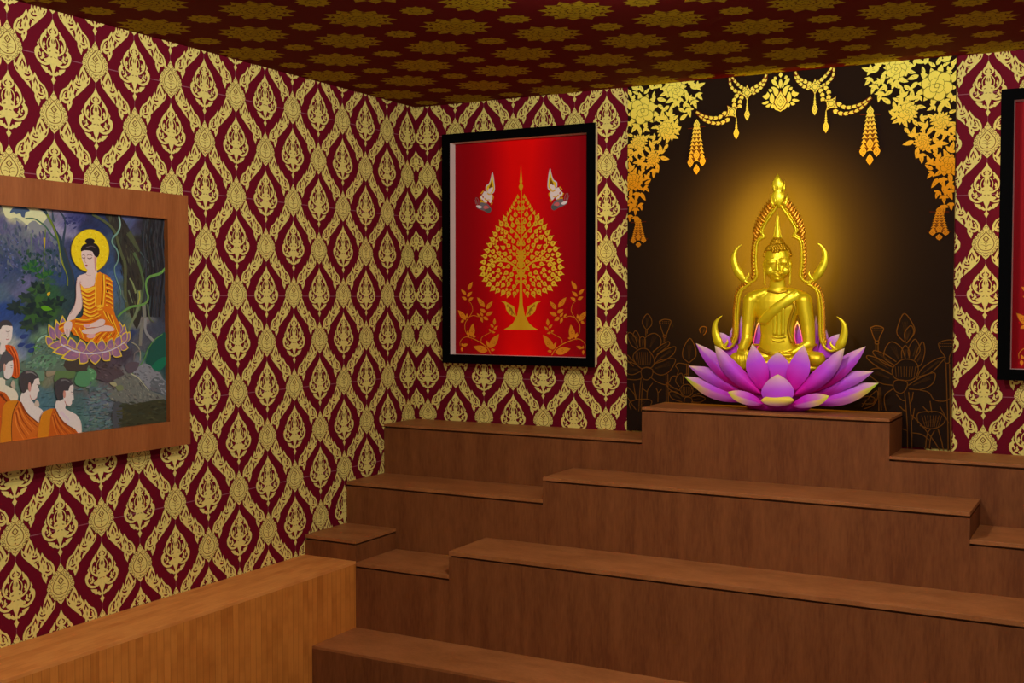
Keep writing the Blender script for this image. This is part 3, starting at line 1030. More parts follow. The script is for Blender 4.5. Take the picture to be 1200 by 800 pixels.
# sky and hills at the top left
a1 = PX(0, 236, 8)
a1.poly([(0, 20), (20, 50), (40, 120), (60, 150), (100, 160), (150, 150), (190, 170), (240, 210), (256, 224), (290, 190), (330, 180), (380, 220), (430, 170), (440, 140), (420, 110), (360, 80), (330, 60), (100, 40)], (214, 212, 160), 2)
a1.poly([(256, 224), (290, 190), (330, 180), (380, 220), (430, 170), (470, 200), (480, 260), (420, 290), (360, 304), (310, 290), (280, 250)], (134, 136, 138), 2)
a1.poly([(120, 60), (180, 50), (250, 60), (280, 90), (240, 100), (230, 150), (200, 140), (190, 110), (150, 120), (130, 100), (90, 110)], (72, 90, 118), 2)
dabs(a1, [(0, 160), (250, 230), (360, 310), (480, 290), (560, 420), (600, 640), (0, 640)], ((84, 86, 120), (98, 100, 126), (72, 82, 108), (104, 112, 118), (80, 92, 108)), 150, 70, 22, 1.3, 0.5)
for _ in range(60):
    x, y = R.uniform(0, 240), R.uniform(360, 760)
    a1.leaf(x, y, x + R.uniform(-26, 26), y + R.uniform(-24, 14), 14, R.choice(((40, 55, 95), (60, 80, 110), (95, 105, 150), (48, 70, 90))), lift=True)
A.up()
for _ in range(36):
    x, y = R.uniform(620, 790), R.uniform(130, 240)
    a1.leaf(x, y, x + R.uniform(-40, 10), y + R.uniform(-10, 30), 14, R.choice(((50, 55, 105), (62, 62, 112), (44, 50, 92))), lift=True)
A.up()
# leaning trees
a1.poly([(340, 60), (420, 70), (450, 120), (490, 190), (530, 270), (570, 340), (600, 420), (630, 500), (660, 600), (692, 690), (700, 810), (630, 830), (620, 700), (590, 610), (560, 500), (540, 400), (520, 330), (490, 240), (450, 160), (400, 90)], (44, 62, 74), 2)
a1.poly([(550, 90), (590, 120), (612, 170), (618, 250), (606, 330), (598, 420), (580, 400), (590, 300), (604, 230), (596, 160)], (52, 66, 84), 2)
a1.poly([(490, 80), (500, 130), (510, 190), (490, 180), (484, 120)], (60, 76, 92), 2)
a1.line([(440, 120), (490, 220), (540, 350), (560, 470), (590, 590), (628, 700), (634, 790)], 20, (112, 130, 40), 8)
a1.line([(560, 480), (574, 560), (604, 640)], 9, (176, 170, 50), 3)
a1.line([(600, 430), (640, 560), (680, 680), (690, 780)], 16, (60, 62, 66), 10)
a1.line([(236, 160), (310, 160), (370, 190), (430, 240), (480, 310), (530, 360)], 9, (62, 100, 80), 14)
a1.line([(424, 260), (420, 380), (414, 460), (410, 560), (400, 700), (398, 800)], 10, (100, 120, 56), 12)
a1.line([(414, 340), (416, 440)], 22, (190, 160, 40), 6)
a1.line([(290, 300), (288, 460)], 12, (100, 118, 104), 6)
for _ in range(80):
    x, y = R.uniform(190, 560), R.uniform(450, 800)
    a1.leaf(x, y, x + R.uniform(-50, 50), y + R.uniform(-44, 24), R.uniform(14, 30), R.choice(((38, 66, 62), (46, 78, 58), (36, 60, 66), (62, 88, 62), (58, 80, 100))), lift=True)
A.up()
for x, y in ((310, 600), (260, 640), (390, 720), (330, 660), (450, 690)):
    for q in range(5):
        an = -0.5 - q * 0.55
        a1.leaf(x, y, x + 64 * math.cos(an), y + 64 * math.sin(an), 26, ((36, 88, 52), (56, 104, 46), (40, 78, 62))[q % 3], lift=True)
A.up()
# dark broad leaved bush
a3 = PX(0, 330, 8)
for x, y, L, n in ((330, 190, 110, 9), (150, 240, 100, 7), (260, 400, 90, 7), (300, 300, 120, 8), (330, 60, 90, 8), (470, 220, 100, 7), (400, 330, 100, 7), (240, 150, 80, 6), (560, 180, 70, 6), (420, 60, 70, 6)):
    for q in range(n):
        an = 2 * math.pi * q / n + R.uniform(-0.3, 0.3)
        c = R.choice(((34, 50, 46), (42, 64, 46), (32, 44, 48), (48, 76, 48), (60, 96, 48)) if x > 280 else ((36, 50, 50), (42, 56, 56), (52, 72, 52)))
        a3.leaf(x, y, x + L * math.cos(an), y + 0.8 * L * math.sin(an), 38, c, lift=True)
    A.up()
a3.leaf(380, 240, 490, 260, 40, (96, 160, 30))
a3.leaf(440, 130, 470, 96, 26, (220, 180, 40))
for x, y, L in ((180, 520, 90), (230, 610, 100), (160, 600, 80), (260, 650, 80)):
    a3.leaf(x, y, x + L, y - 14, 34, (50, 66, 120), 0.3)
# the banyan trunk and its roots
a2 = PX(100, 246, 8)
a2.poly([(180, 40), (330, 60), (420, 200), (500, 330), (520, 420), (500, 470), (520, 560), (556, 650), (560, 800), (530, 960), (480, 1120), (430, 1000), (392, 900), (364, 780), (350, 560), (330, 430), (300, 330), (280, 220), (220, 110)], (54, 50, 44), 2)
dabs(a2, [(200, 40), (330, 60), (420, 200), (500, 330), (560, 650), (530, 960), (430, 1000), (364, 780), (300, 330)], ((66, 62, 48), (48, 42, 40), (78, 80, 58), (58, 60, 50), (40, 36, 36)), 130, 90, 13, 1.35, 0.25)
dabs(a2, [(520, 80), (745, 90), (745, 900), (600, 900), (540, 500)], ((50, 48, 50), (40, 38, 42), (66, 68, 70), (56, 50, 48), (46, 56, 62)), 170, 110, 14, 1.5, 0.2)
a2.line([(60, 40), (150, 90), (230, 150), (280, 220), (310, 330), (340, 430), (370, 520), (372, 800), (400, 960)], 22, (84, 90, 60), 34)
a2.line([(400, 210), (440, 280), (480, 350), (500, 390)], 60, (78, 84, 58), 20)
a2.line([(450, 400), (490, 480), (520, 580), (540, 680), (530, 800), (500, 940)], 30, (84, 104, 66), 18)
a2.line([(510, 390), (560, 460), (640, 540)], 14, (70, 84, 84), 6)
a2.line([(600, 290), (580, 360), (590, 440)], 26, (58, 64, 64), 8)
a2.line([(410, 640), (440, 690), (470, 780)], 14, (130, 140, 90), 20)
for x in (640, 690, 720, 600, 560, 665, 610, 735):
    a2.line([(x, 100), (x - 20, 300), (x + 6, 560), (x - 14, 800), (x - 30, 1000)], 14, R.choice(((56, 54, 58), (38, 36, 38), (58, 60, 66), (50, 46, 44))), 20)
a2.line([(310, 56), (322, 140), (300, 210), (256, 260), (248, 310), (290, 370), (306, 430), (296, 490), (270, 540), (280, 620), (320, 730), (330, 800)], 18, (112, 150, 136), 9)
a2.line([(312, 60), (326, 140), (306, 205)], 7, (170, 200, 180), 4)
a4 = PX(100, 340, 8)
for p_, w0, w1, c in (([(340, 0), (350, 60), (380, 110)], 20, 10, (96, 110, 100)), ([(300, 0), (330, 100), (320, 200)], 18, 8, (84, 100, 110)), ([(400, 0), (420, 60), (440, 120)], 16, 8, (110, 120, 90)),
                      ([(500, 0), (500, 100), (470, 220), (420, 320), (400, 400)], 46, 14, (116, 128, 92)), ([(540, 120), (550, 260), (520, 380), (510, 520)], 40, 34, (126, 124, 112)),
                      ([(560, 260), (560, 380), (620, 460), (690, 520)], 30, 24, (140, 138, 136)), ([(580, 130), (600, 260), (640, 300)], 20, 10, (96, 104, 80)), ([(420, 480), (480, 520), (510, 580), (508, 660)], 10, 14, (150, 146, 120)),
                      ([(510, 560), (460, 590), (450, 660)], 12, 12, (116, 106, 104)), ([(500, 10), (505, 60), (490, 130)], 14, 8, (176, 176, 60))):
    a4.line(p_, w0, c, w1)
a4.line([(300, 250), (350, 200), (430, 155), (520, 140), (570, 110), (585, 60), (570, 0), (565, -70), (590, -120), (640, -140), (700, -160), (752, -210)], 18, (104, 150, 74), 24)
a4.poly([(560, 690), (600, 560), (640, 480), (700, 420), (756, 400), (756, 640), (700, 680), (620, 800), (590, 790), (600, 720)], (34, 84, 70), 2)
a4.poly([(756, 620), (680, 650), (620, 710), (590, 790), (660, 780), (756, 690)], (30, 110, 80), 2)
a4.line([(440, 780), (540, 660), (580, 560), (640, 470), (720, 410)], 12, (90, 140, 70), 8)
# rocks and pond at the bottom
a6 = PX(100, 420, 8)
a6.poly([(440, 130), (500, 70), (560, 46), (610, 70), (640, 110), (690, 130), (724, 190), (756, 230), (756, 340), (690, 320), (600, 290), (520, 200)], (132, 134, 140), 2)
a6.poly([(600, 220), (660, 170), (720, 200), (756, 240), (756, 330), (680, 320), (620, 290)], (98, 102, 106), 2)
a6.poly([(260, 200), (320, 150), (400, 136), (470, 160), (530, 220), (590, 290), (640, 316), (700, 340), (750, 396), (640, 404), (520, 410), (420, 430), (330, 410), (240, 390), (210, 330), (280, 280)], (112, 114, 106), 2)
dabs(a6, [(440, 130), (560, 50), (690, 130), (756, 240), (756, 330), (600, 290)], ((120, 122, 126), (100, 104, 108), (146, 148, 152), (90, 94, 96)), 60, 34, 14, 0.6, 0.6)
dabs(a6, [(260, 200), (400, 140), (530, 220), (640, 316), (750, 396), (420, 430), (240, 390)], ((120, 122, 112), (98, 102, 98), (134, 132, 118), (92, 88, 84)), 90, 40, 14, 0.7, 0.5)
for _ in range(60):
    x = R.uniform(330, 560)
    y = 150 + (x - 330) * 0.5 + R.uniform(0, 130)
    a6.leaf(x, y, x + R.uniform(-12, 12), y + R.uniform(10, 40), 9, R.choice(((126, 128, 116), (102, 106, 100), (136, 136, 120), (110, 106, 100))), lift=True)
A.up()
a6.line([(420, 140), (490, 180), (550, 250), (590, 300)], 10, (186, 184, 150), 6)
a6.poly([(270, 414), (420, 432), (560, 404), (680, 384), (770, 400), (775, 590), (600, 610), (330, 650), (260, 660), (244, 540)], (62, 62, 42), 2)
a6.poly([(270, 414), (340, 420), (330, 650), (262, 660), (244, 540)], (78, 80, 84), 2)
a6.poly([(100, 120), (180, 90), (250, 80), (330, 120), (360, 150), (260, 200), (200, 220), (110, 190)], (86, 72, 76), 2)
a6.poly([(360, 60), (430, 30), (500, 40), (470, 110), (400, 140)], (92, 80, 88), 2)
dabs(a6, [(270, 420), (560, 404), (770, 400), (775, 600), (330, 650)], ((66, 66, 44), (54, 54, 36), (76, 74, 50), (60, 64, 50)), 80, 60, 16, 0.0, 0.4)
dabs(a6, [(0, 230), (220, 260), (260, 420), (240, 660), (0, 690)], ((106, 116, 126), (94, 120, 120), (112, 122, 118), (90, 108, 110)), 110, 60, 18, -0.3, 0.5)
dabs(a6, [(90, 60), (330, 50), (360, 150), (260, 200), (110, 190)], ((92, 78, 80), (80, 66, 68), (104, 88, 92)), 40, 44, 14, 0.3, 0.6)
a6.ell(20, 150, 80, 64, (92, 146, 96))
dabs(a6, [(-40, 110), (20, 90), (90, 140), (80, 190), (0, 205)], ((104, 160, 108), (80, 130, 86), (120, 172, 120)), 40, 30, 12, 0.3, 0.6)
a6.line([(-40, 120), (0, 96), (50, 110)], 16, (150, 190, 140), 6)
a6.poly([(220, 230), (270, 220), (290, 250), (260, 260)], (166, 160, 120))
a6.poly([(280, 260), (340, 250), (350, 290), (300, 300)], (120, 128, 90))
a5 = PX(0, 420, 8)
a5.poly([(430, 110), (470, 50), (560, 36), (540, 100), (500, 150), (430, 170)], (150, 138, 112), 2)
a5.poly([(500, 180), (530, 90), (600, 46), (670, 66), (700, 110), (690, 170), (640, 190), (560, 180), (510, 220)], (96, 122, 74), 2)
a5.line([(540, 110), (600, 70), (660, 84)], 22, (126, 150, 90), 8)
a5.poly([(690, 220), (720, 130), (780, 94), (830, 100), (830, 250), (740, 260)], (86, 140, 96), 2)
a5.poly([(200, 110), (260, 40), (380, 10), (400, 90), (410, 190), (360, 210), (300, 120)], (104, 138, 112), 2)
for _ in range(40):
    x, y = R.uniform(380, 800), R.uniform(290, 680)
    a5.leaf(x, y, x + R.uniform(40, 90), y - R.uniform(-4, 16), 6, R.choice(((94, 130, 134), (70, 100, 104), (84, 118, 112))), lift=True)
A.up()
# mossy mound under the lotus
a3.poly([(180, 760), (300, 690), (330, 560), (430, 480), (520, 640), (600, 720), (800, 760), (800, 830), (300, 830), (190, 830)], (96, 116, 98), 2)
a3.poly([(260, 800), (310, 720), (400, 680), (480, 690), (530, 740), (460, 800)], (98, 138, 104), 2)
a3.poly([(310, 620), (350, 580), (380, 600), (350, 660)], (90, 150, 60), 2)
dabs(a3, [(190, 760), (310, 690), (340, 560), (420, 500), (520, 640), (600, 720), (700, 780), (300, 830)], ((104, 132, 108), (84, 108, 88), (120, 150, 124), (90, 120, 110), (78, 92, 80)), 120, 44, 16, -0.4, 0.6)
dabs(a3, [(600, 740), (800, 735), (800, 830), (620, 830)], ((84, 72, 64), (64, 54, 50), (92, 80, 76)), 30, 40, 14, 0.1, 0.4)
a3.line([(340, 560), (380, 520), (430, 500)], 14, (150, 190, 160), 8)
a3.poly([(600, 740), (800, 730), (800, 830), (620, 830)], (74, 64, 56), 2)
# halo
z7 = PX(40, 260, 5)
z7.ell(323, 168, 114, 128, (158, 128, 10))
z7.ell(323, 168, 110, 124, (238, 206, 26), n=36)
for _ in range(140):
    an, rr = R.uniform(0, 6.28), math.sqrt(R.uniform(0.1, 0.95))
    x, y = 323 + 108 * rr * math.cos(an), 168 + 122 * rr * math.sin(an)
    z7.ell(x, y, R.uniform(1.5, 4), R.uniform(1.5, 4), R.choice(((208, 168, 10), (250, 226, 70), (226, 188, 14))), n=6, lift=True)
A.up()
# back row of lotus petals
PUR, YEL = (142, 104, 142), (228, 196, 60)


def petal(x0, y0, x1, y1, w, curl=0.0, col=PUR):
    z7.leaf(x0, y0, x1, y1, w + 8, YEL, curl)
    ax, ay = x0 + (x1 - x0) * 0.03, y0 + (y1 - y0) * 0.03
    z7.leaf(ax, ay, x0 + (x1 - x0) * 0.86, y0 + (y1 - y0) * 0.86, w, col, curl)
    z7.leaf(ax, ay, x0 + (x1 - x0) * 0.5, y0 + (y1 - y0) * 0.5, w * 0.5, (164, 112, 140), curl)


for p_ in ((120, 690, 78, 598, 38), (150, 690, 122, 570, 42), (170, 660, 160, 545, 40), (510, 690, 524, 595, 44), (530, 700, 556, 640, 34), (500, 650, 494, 580, 34), (100, 720, 62, 668, 36)):
    petal(*p_)
# body
SK, SKS = (226, 198, 188), (196, 156, 146)
OR, ORD, YL = (222, 116, 22), (176, 76, 16), (246, 196, 48)
z7.poly([(300, 300), (310, 276), (340, 244), (358, 250), (364, 296), (400, 320), (372, 372), (345, 384), (290, 396), (266, 376), (258, 352), (276, 470), (270, 512), (238, 556), (218, 596), (184, 584), (206, 530), (236, 474), (240, 420), (240, 366), (246, 330), (262, 312)], SK, 2)
z7.line([(262, 352), (274, 440), (272, 505), (240, 552)], 7, SKS, 3)
z7.line([(246, 332), (240, 380), (240, 440), (230, 490), (206, 540)], 3, (150, 110, 104))
z7.line([(296, 304), (312, 314), (330, 312)], 4, SKS, 2)
z7.line([(262, 345), (272, 358)], 4, SKS, 2)
z7.poly([(264, 360), (288, 388), (345, 372), (352, 330), (366, 296), (400, 302), (430, 318), (448, 340), (455, 372), (460, 440), (462, 520), (480, 570), (500, 612), (496, 650), (470, 690), (380, 712), (300, 700), (250, 668), (222, 660), (212, 640), (160, 648), (136, 622), (150, 600), (212, 574), (256, 562), (280, 545), (284, 480), (274, 430)], OR, 2)
for y, x0, x1 in ((398, 268, 350), (422, 272, 352), (446, 276, 352), (470, 280, 354), (494, 282, 356), (518, 284, 362), (540, 282, 372)):
    z7.line([(x0, y - 8), ((x0 + x1) / 2, y + 12), (x1, y - 6)], 10, YL, 5)
    z7.line([(x0, y + 2), ((x0 + x1) / 2, y + 22), (x1, y + 4)], 4, ORD, 3)
z7.poly([(270, 366), (290, 392), (346, 378), (350, 390), (290, 408), (272, 392)], YL, 2)
z7.poly([(366, 298), (392, 302), (392, 400), (386, 486), (354, 490), (352, 400), (356, 330)], (232, 140, 24), 2)
z7.line([(364, 300), (356, 340), (354, 410), (356, 488), (388, 486)], 6, YL)
z7.line([(394, 304), (394, 400), (388, 484)], 6, (120, 60, 14))
z7.line([(402, 308), (406, 400), (398, 500)], 10, YL, 6)
for y in range(330, 560, 26):
    z7.line([(414, y), (434, y + 6), (456, y + 20)], 8, YL, 4)
    z7.line([(414, y + 10), (434, y + 16), (458, y + 32)], 5, ORD, 3)
for x, y in ((424, 370), (424, 406), (434, 516), (442, 660)):
    z7.ell(x, y, 6, 7, (70, 44, 24), n=8)
z7.line([(366, 500), (392, 494), (366, 514), (396, 510)], 5, YL)
z7.poly([(386, 560), (404, 510), (432, 486), (448, 500), (470, 560), (496, 610), (490, 650), (460, 640), (430, 590)], OR, 2)
for q in range(5):
    z7.line([(400 + q * 12, 520 + q * 6), (420 + q * 12, 560 + q * 10), (462 + q * 6, 610 + q * 10)], 6, YL if q % 2 == 0 else ORD, 4)
for y in (560, 574, 588):
    z7.line([(236, y + 6), (300, y + 14), (360, y - 4), (386, y - 18)], 6, YL if y != 574 else ORD, 3)
for q in range(6):
    z7.line([(226 + q * 16, 618), (244 + q * 16, 650 + q * 2), (262 + q * 12, 684)], 6, YL if q % 2 == 0 else (200, 90, 18), 3)
for q in range(3):
    z7.line([(140 + q * 4, 626 - q * 14), (170, 612 - q * 12), (212, 588 - q * 6)], 6, YL if q % 2 == 0 else ORD, 3)
for q in range(7):
    z7.line([(330 + q * 24, 700 - q * 5), (356 + q * 22, 668 - q * 3), (386 + q * 16, 646)], 6, YL if q % 2 == 0 else ORD, 3)
z7.poly([(276, 632), (340, 622), (400, 604), (450, 612), (466, 634), (440, 640), (380, 642), (340, 660), (310, 656), (282, 650)], SK, 2)
z7.poly([(300, 664), (350, 654), (346, 676), (316, 680)], (222, 170, 170), 2)
z7.poly([(282, 600), (326, 596), (360, 580), (384, 568), (410, 576), (402, 602), (372, 614), (336, 616), (300, 620)], SK, 2)
z7.poly([(282, 598), (320, 600), (316, 614), (292, 616)], (226, 160, 160), 2)
z7.line([(300, 622), (350, 620), (404, 606)], 3, (150, 90, 80))
z7.poly([(184, 582), (214, 586), (216, 616), (206, 640), (200, 668), (188, 676), (172, 646), (168, 606)], SK, 2)
for x in (182, 192, 202):
    z7.line([(x, 626), (x - 2, 664)], 3, SKS)
# head
z7.poly([(272, 176), (286, 164), (322, 166), (344, 182), (350, 216), (350, 246), (334, 270), (310, 281), (294, 266), (281, 236), (272, 206)], SK, 2)
z7.poly([(345, 200), (362, 204), (358, 252), (362, 292), (352, 290), (346, 246)], (220, 180, 168), 2)
z7.line([(350, 206), (352, 270), (356, 290)], 4, (180, 90, 80), 2)
z7.poly([(268, 172), (274, 142), (298, 128), (346, 124), (372, 146), (378, 182), (364, 208), (346, 196), (338, 176), (320, 168), (288, 166)], (38, 30, 32), 2)
z7.ell(321, 113, 28, 18, (34, 28, 30))
z7.line([(300, 150), (330, 142), (356, 152)], 6, (96, 82, 84), 3)
z7.line([(276, 196), (286, 192), (292, 198)], 3, (120, 70, 64))
z7.line([(304, 196), (320, 190), (336, 198)], 3, (120, 70, 64))
z7.line([(276, 208), (286, 213), (294, 208)], 4, (100, 60, 56))
z7.line([(306, 210), (320, 215), (334, 208)], 4, (100, 60, 56))
z7.line([(294, 200), (292, 232), (300, 240)], 3, (196, 140, 130))
z7.poly([(292, 254), (300, 250), (308, 254), (300, 262)], (160, 30, 40))
# front lotus petals
z7.poly([(110, 700), (180, 690), (300, 722), (420, 720), (500, 690), (540, 660), (530, 740), (420, 790), (300, 800), (160, 780), (100, 740)], (150, 110, 140), 2)
for x0, y0, x1, y1, w in ((180, 740, 152, 655, 44), (224, 756, 204, 672, 52), (276, 764, 265, 684, 58), (330, 764, 330, 686, 58), (386, 756, 394, 682, 54), (436, 744, 452, 676, 48), (478, 724, 502, 660, 44), (512, 700, 540, 640, 36)):
    petal(x0, y0, x1, y1, w)
for x0, y0, x1, y1, w in ((160, 722, 74, 726, 36), (220, 742, 100, 762, 46), (270, 766, 150, 796, 52), (300, 772, 260, 832, 60), (350, 772, 352, 836, 64), (400, 764, 440, 812, 54), (450, 748, 510, 786, 46), (500, 728, 548, 738, 34)):
    petal(x0, y0, x1, y1, w, col=(150, 106, 136))
z7.line([(150, 716), (220, 752), (300, 770), (380, 766), (460, 744), (530, 700)], 8, (206, 196, 206), 5)
# monks, back view
def robe_lines(p0, p1, n, z, c0, c1):
    for q in range(n):
        f = q / (n - 1)
        a_ = [(p0[i][0] * (1 - f) + p1[i][0] * f, p0[i][1] * (1 - f) + p1[i][1] * f) for i in range(len(p0))]
        z.line(a_, 13, c0 if q % 2 == 0 else c1, 5)


HA, SKM, SKD = (70, 64, 66), (226, 212, 202), (190, 150, 132)
R1, R2, R3 = (206, 104, 30), (160, 66, 20), (212, 130, 26)
a3.poly([(0, 560), (62, 572), (30, 660), (-10, 680)], SKM, 2)
a3.poly([(40, 592), (100, 598), (144, 640), (168, 730), (178, 830), (160, 900), (100, 880), (90, 700), (50, 640)], (204, 84, 26), 2)
robe_lines([(70, 610), (120, 720), (140, 880)], [(110, 606), (160, 720), (172, 860)], 4, a3, (160, 56, 18), (226, 110, 50))
a3.poly([(-30, 400), (0, 410), (50, 408), (104, 414), (106, 470), (96, 540), (60, 576), (20, 572), (-20, 560)], SKM, 2)
a3.poly([(-30, 440), (-20, 390), (10, 366), (50, 358), (88, 376), (104, 416), (50, 408), (10, 416), (0, 440)], HA, 2)
a3.line([(44, 462), (60, 468), (84, 462)], 4, (110, 80, 74))
a3.line([(62, 470), (64, 510), (54, 514)], 3, SKD)
a3.line([(46, 536), (60, 540), (76, 534)], 5, (180, 80, 80))
a5.poly([(-20, 180), (40, 200), (40, 246), (110, 278), (150, 318), (156, 384), (80, 400), (-20, 310)], (224, 212, 184), 2)
a5.poly([(-20, 300), (90, 388), (52, 404), (15, 470), (0, 700), (-20, 700)], (196, 88, 28), 2)
a5.line([(-10, 330), (60, 410)], 22, (120, 50, 16), 10)
a5.poly([(20, 60), (60, 30), (110, 20), (114, 90), (110, 130), (100, 160), (74, 190), (44, 186), (28, 160), (24, 100)], SKM, 2)
a5.poly([(-20, 120), (-10, 20), (20, -60), (60, -62), (100, -30), (116, 14), (70, 30), (44, 60), (20, 50), (10, 110), (0, 120)], (84, 80, 82), 2)
a5.ell(32, 80, 12, 36, (214, 160, 140), n=12)
a5.line([(84, 62), (106, 66)], 5, (90, 70, 66))
a5.line([(92, 84), (106, 86)], 4, (90, 70, 66))
a5.poly([(90, 250), (110, 200), (130, 230), (132, 290)], (188, 172, 150), 2)
# middle monk
a5.poly([(196, 320), (246, 290), (276, 330), (284, 384), (330, 440), (380, 474), (394, 504), (366, 545), (356, 604), (330, 596), (236, 506), (176, 412)], SKM, 2)
a5.line([(390, 500), (364, 546), (356, 600)], 6, SKD)
a5.poly([(306, 196), (352, 178), (360, 215), (366, 240), (346, 256), (360, 300), (342, 322), (336, 362), (310, 386), (280, 380), (266, 350), (270, 300), (290, 250)], SKM, 2)
a5.line([(270, 340), (284, 378), (310, 386), (334, 366)], 5, (190, 90, 60), 3)
a5.poly([(168, 200), (186, 140), (226, 112), (280, 108), (330, 134), (358, 176), (340, 184), (312, 198), (300, 240), (285, 225), (262, 230), (250, 270), (240, 300), (204, 326), (180, 270)], HA, 2)
a5.line([(230, 130), (290, 130), (336, 162)], 16, (126, 122, 120), 4)
a5.ell(268, 266, 15, 46, (206, 146, 132), n=14)
a5.line([(336, 244), (358, 246)], 5, (96, 60, 54))
a5.line([(344, 268), (360, 272)], 4, (96, 60, 54))
a5.poly([(310, 430), (330, 386), (352, 400), (360, 446), (330, 450)], (200, 180, 160), 2)
a5.poly([(15, 470), (52, 404), (120, 390), (182, 404), (240, 512), (330, 592), (357, 606), (345, 760), (100, 800), (-10, 810), (8, 600)], R1, 2)
a5.poly([(15, 470), (52, 404), (120, 390), (160, 404), (110, 500), (94, 640), (100, 800), (-10, 810), (8, 600)], R3, 2)
a5.line([(160, 404), (114, 500), (98, 640), (102, 790)], 8, (90, 40, 20), 5)
robe_lines([(180, 420), (240, 540), (340, 640)], [(130, 520), (150, 640), (220, 770)], 6, a5, R2, (226, 130, 50))
a5.line([(184, 406), (240, 508), (330, 588), (356, 604)], 12, (126, 56, 20), 8)
# right monk
a5.poly([(518, 395), (556, 395), (592, 376), (610, 436), (604, 470), (700, 520), (740, 572), (753, 640), (754, 720), (700, 720), (690, 680), (600, 602), (526, 522), (508, 470)], SKM, 2)
a5.line([(744, 580), (754, 640), (755, 715)], 7, (196, 180, 170))
a5.line([(560, 500), (600, 540), (640, 580)], 30, (222, 200, 206), 12)
a5.poly([(634, 262), (670, 238), (680, 270), (676, 312), (682, 380), (664, 396), (664, 420), (640, 446), (610, 432), (592, 400), (582, 340), (604, 300)], SKM, 2)
a5.line([(596, 396), (612, 430), (642, 444)], 6, (176, 70, 40), 3)
a5.poly([(504, 250), (515, 214), (545, 190), (590, 180), (640, 194), (666, 224), (672, 244), (645, 256), (632, 300), (602, 300), (580, 320), (575, 370), (550, 396), (524, 376), (507, 310)], HA, 2)
a5.line([(560, 204), (610, 200), (650, 226)], 14, (110, 106, 106), 4)
a5.ell(594, 334, 13, 36, (206, 140, 124), n=14)
a5.line([(654, 312), (676, 316)], 5, (96, 60, 54))
a5.line([(658, 332), (674, 336)], 4, (96, 60, 54))
a5.poly([(368, 570), (390, 508), (440, 477), (510, 466), (530, 520), (600, 608), (696, 664), (696, 730), (345, 770), (350, 660)], (194, 92, 26), 2)
a5.poly([(368, 570), (390, 508), (440, 477), (486, 470), (460, 560), (440, 760), (345, 770), (350, 660)], R3, 2)
robe_lines([(512, 480), (580, 600), (690, 690)], [(480, 540), (500, 640), (540, 740)], 6, a5, R2, (214, 116, 40))
a5.line([(512, 468), (530, 520), (600, 606), (692, 664)], 9, (130, 60, 20), 6)
b.build('canvas', M_paint, pt)
# ------------------------------------------------------------------ dark mural panel behind the statue
KM_ = 0.95
M_mural = attr_mat('mural_print', 0.75, 0.03, grain=0.10, gscale=260)
M_medge = flat('mural_edge', sc((150, 92, 62), 1.0), 0.7, 0.1)
MX0, MX1, MY = 1.3305, 2.9398, -0.012
MC = (MX0 + MX1) / 2
b = MB()
bgc = sc((35, 22, 15), KM_)
b.box(MX0, MX1, MY, -0.003, 1.205, 2.9995, 0, bgc)
for q in (3, 5):
    b.mi[q] = 1
b.mi[3] = 1
b.add([(MX1 + 0.0006, MY, 1.205), (MX1 + 0.0006, -0.003, 1.205), (MX1 + 0.0006, -0.003, 2.9995), (MX1 + 0.0006, MY, 2.9995)], [(0, 1, 2, 3)], 1)
pm = lambda pts: np.array([hit(q[0], q[1], 1, MY)[[0, 2]] for q in pts])


def FM(uv, h):
    return np.stack([np.clip(uv[:, 0], MX0 + 0.0005, MX1 - 0.0005), np.full(len(uv), MY - h), np.minimum(uv[:, 1], 2.999)], 1)


A = Art(b, FM, 0, 0.0003, 3e-6)
MM = 0.00425                                   # metres per photo pixel on the mural
idn = lambda uv: uv
flip = lambda uv: np.stack([2 * MC - uv[:, 0], uv[:, 1]], 1)
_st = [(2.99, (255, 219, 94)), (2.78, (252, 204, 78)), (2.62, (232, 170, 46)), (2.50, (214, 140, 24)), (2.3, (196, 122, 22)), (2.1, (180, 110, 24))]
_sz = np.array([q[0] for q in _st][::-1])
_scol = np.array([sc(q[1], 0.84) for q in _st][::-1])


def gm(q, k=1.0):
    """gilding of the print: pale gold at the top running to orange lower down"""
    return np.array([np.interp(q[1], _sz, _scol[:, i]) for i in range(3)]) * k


ink = sc((66, 34, 10), KM_)
inkl = lambda q: gm(q, 0.22)
R = random.Random(21)

# ---- line drawn lotus plants along the bottom
LC = sc((100, 60, 20), KM_)
LD = sc((62, 38, 17), KM_)
zl = lambda p: [(735 + x / 6.667, 360 + y / 6.667) for x, y in p]
zr = lambda p: [(1010 + x / 4.706, 360 + y / 4.706) for x, y in p]


def ln(p, f=idn, w=1.0, n=5):
    A.stroke(f(pm(p)), w * MM, LC, n=n, lift=True)


def petal_line(p, f=idn, w=1.0, rays=4):
    """outlined petal with a few fine veins; first point is the base, middle one the tip"""
    uv = f(pm(p))
    c = np.concatenate([spline(uv, 5)])
    A.stroke(uv, w * MM, LC, n=5, lift=True)
    m = len(uv) // 2
    base, tip = (uv[0] + uv[-1]) / 2, uv[m]
    for k in range(rays):
        s = (k + 1) / (rays + 1)
        e = uv[max(1, m - 1)] * (1 - s) + uv[min(len(uv) - 2, m + 1)] * s
        e = base + (0.55 * (e - base) + 0.38 * (tip - base))
        A.stroke(np.array([base + 0.2 * (e - base), base + 0.6 * (e - base) + (tip - base) * 0.03, e]), 0.45 * MM, LD, n=3, lift=True)


def lotus_lines(z, f=idn):
    for p in z:
        petal_line(p, f)


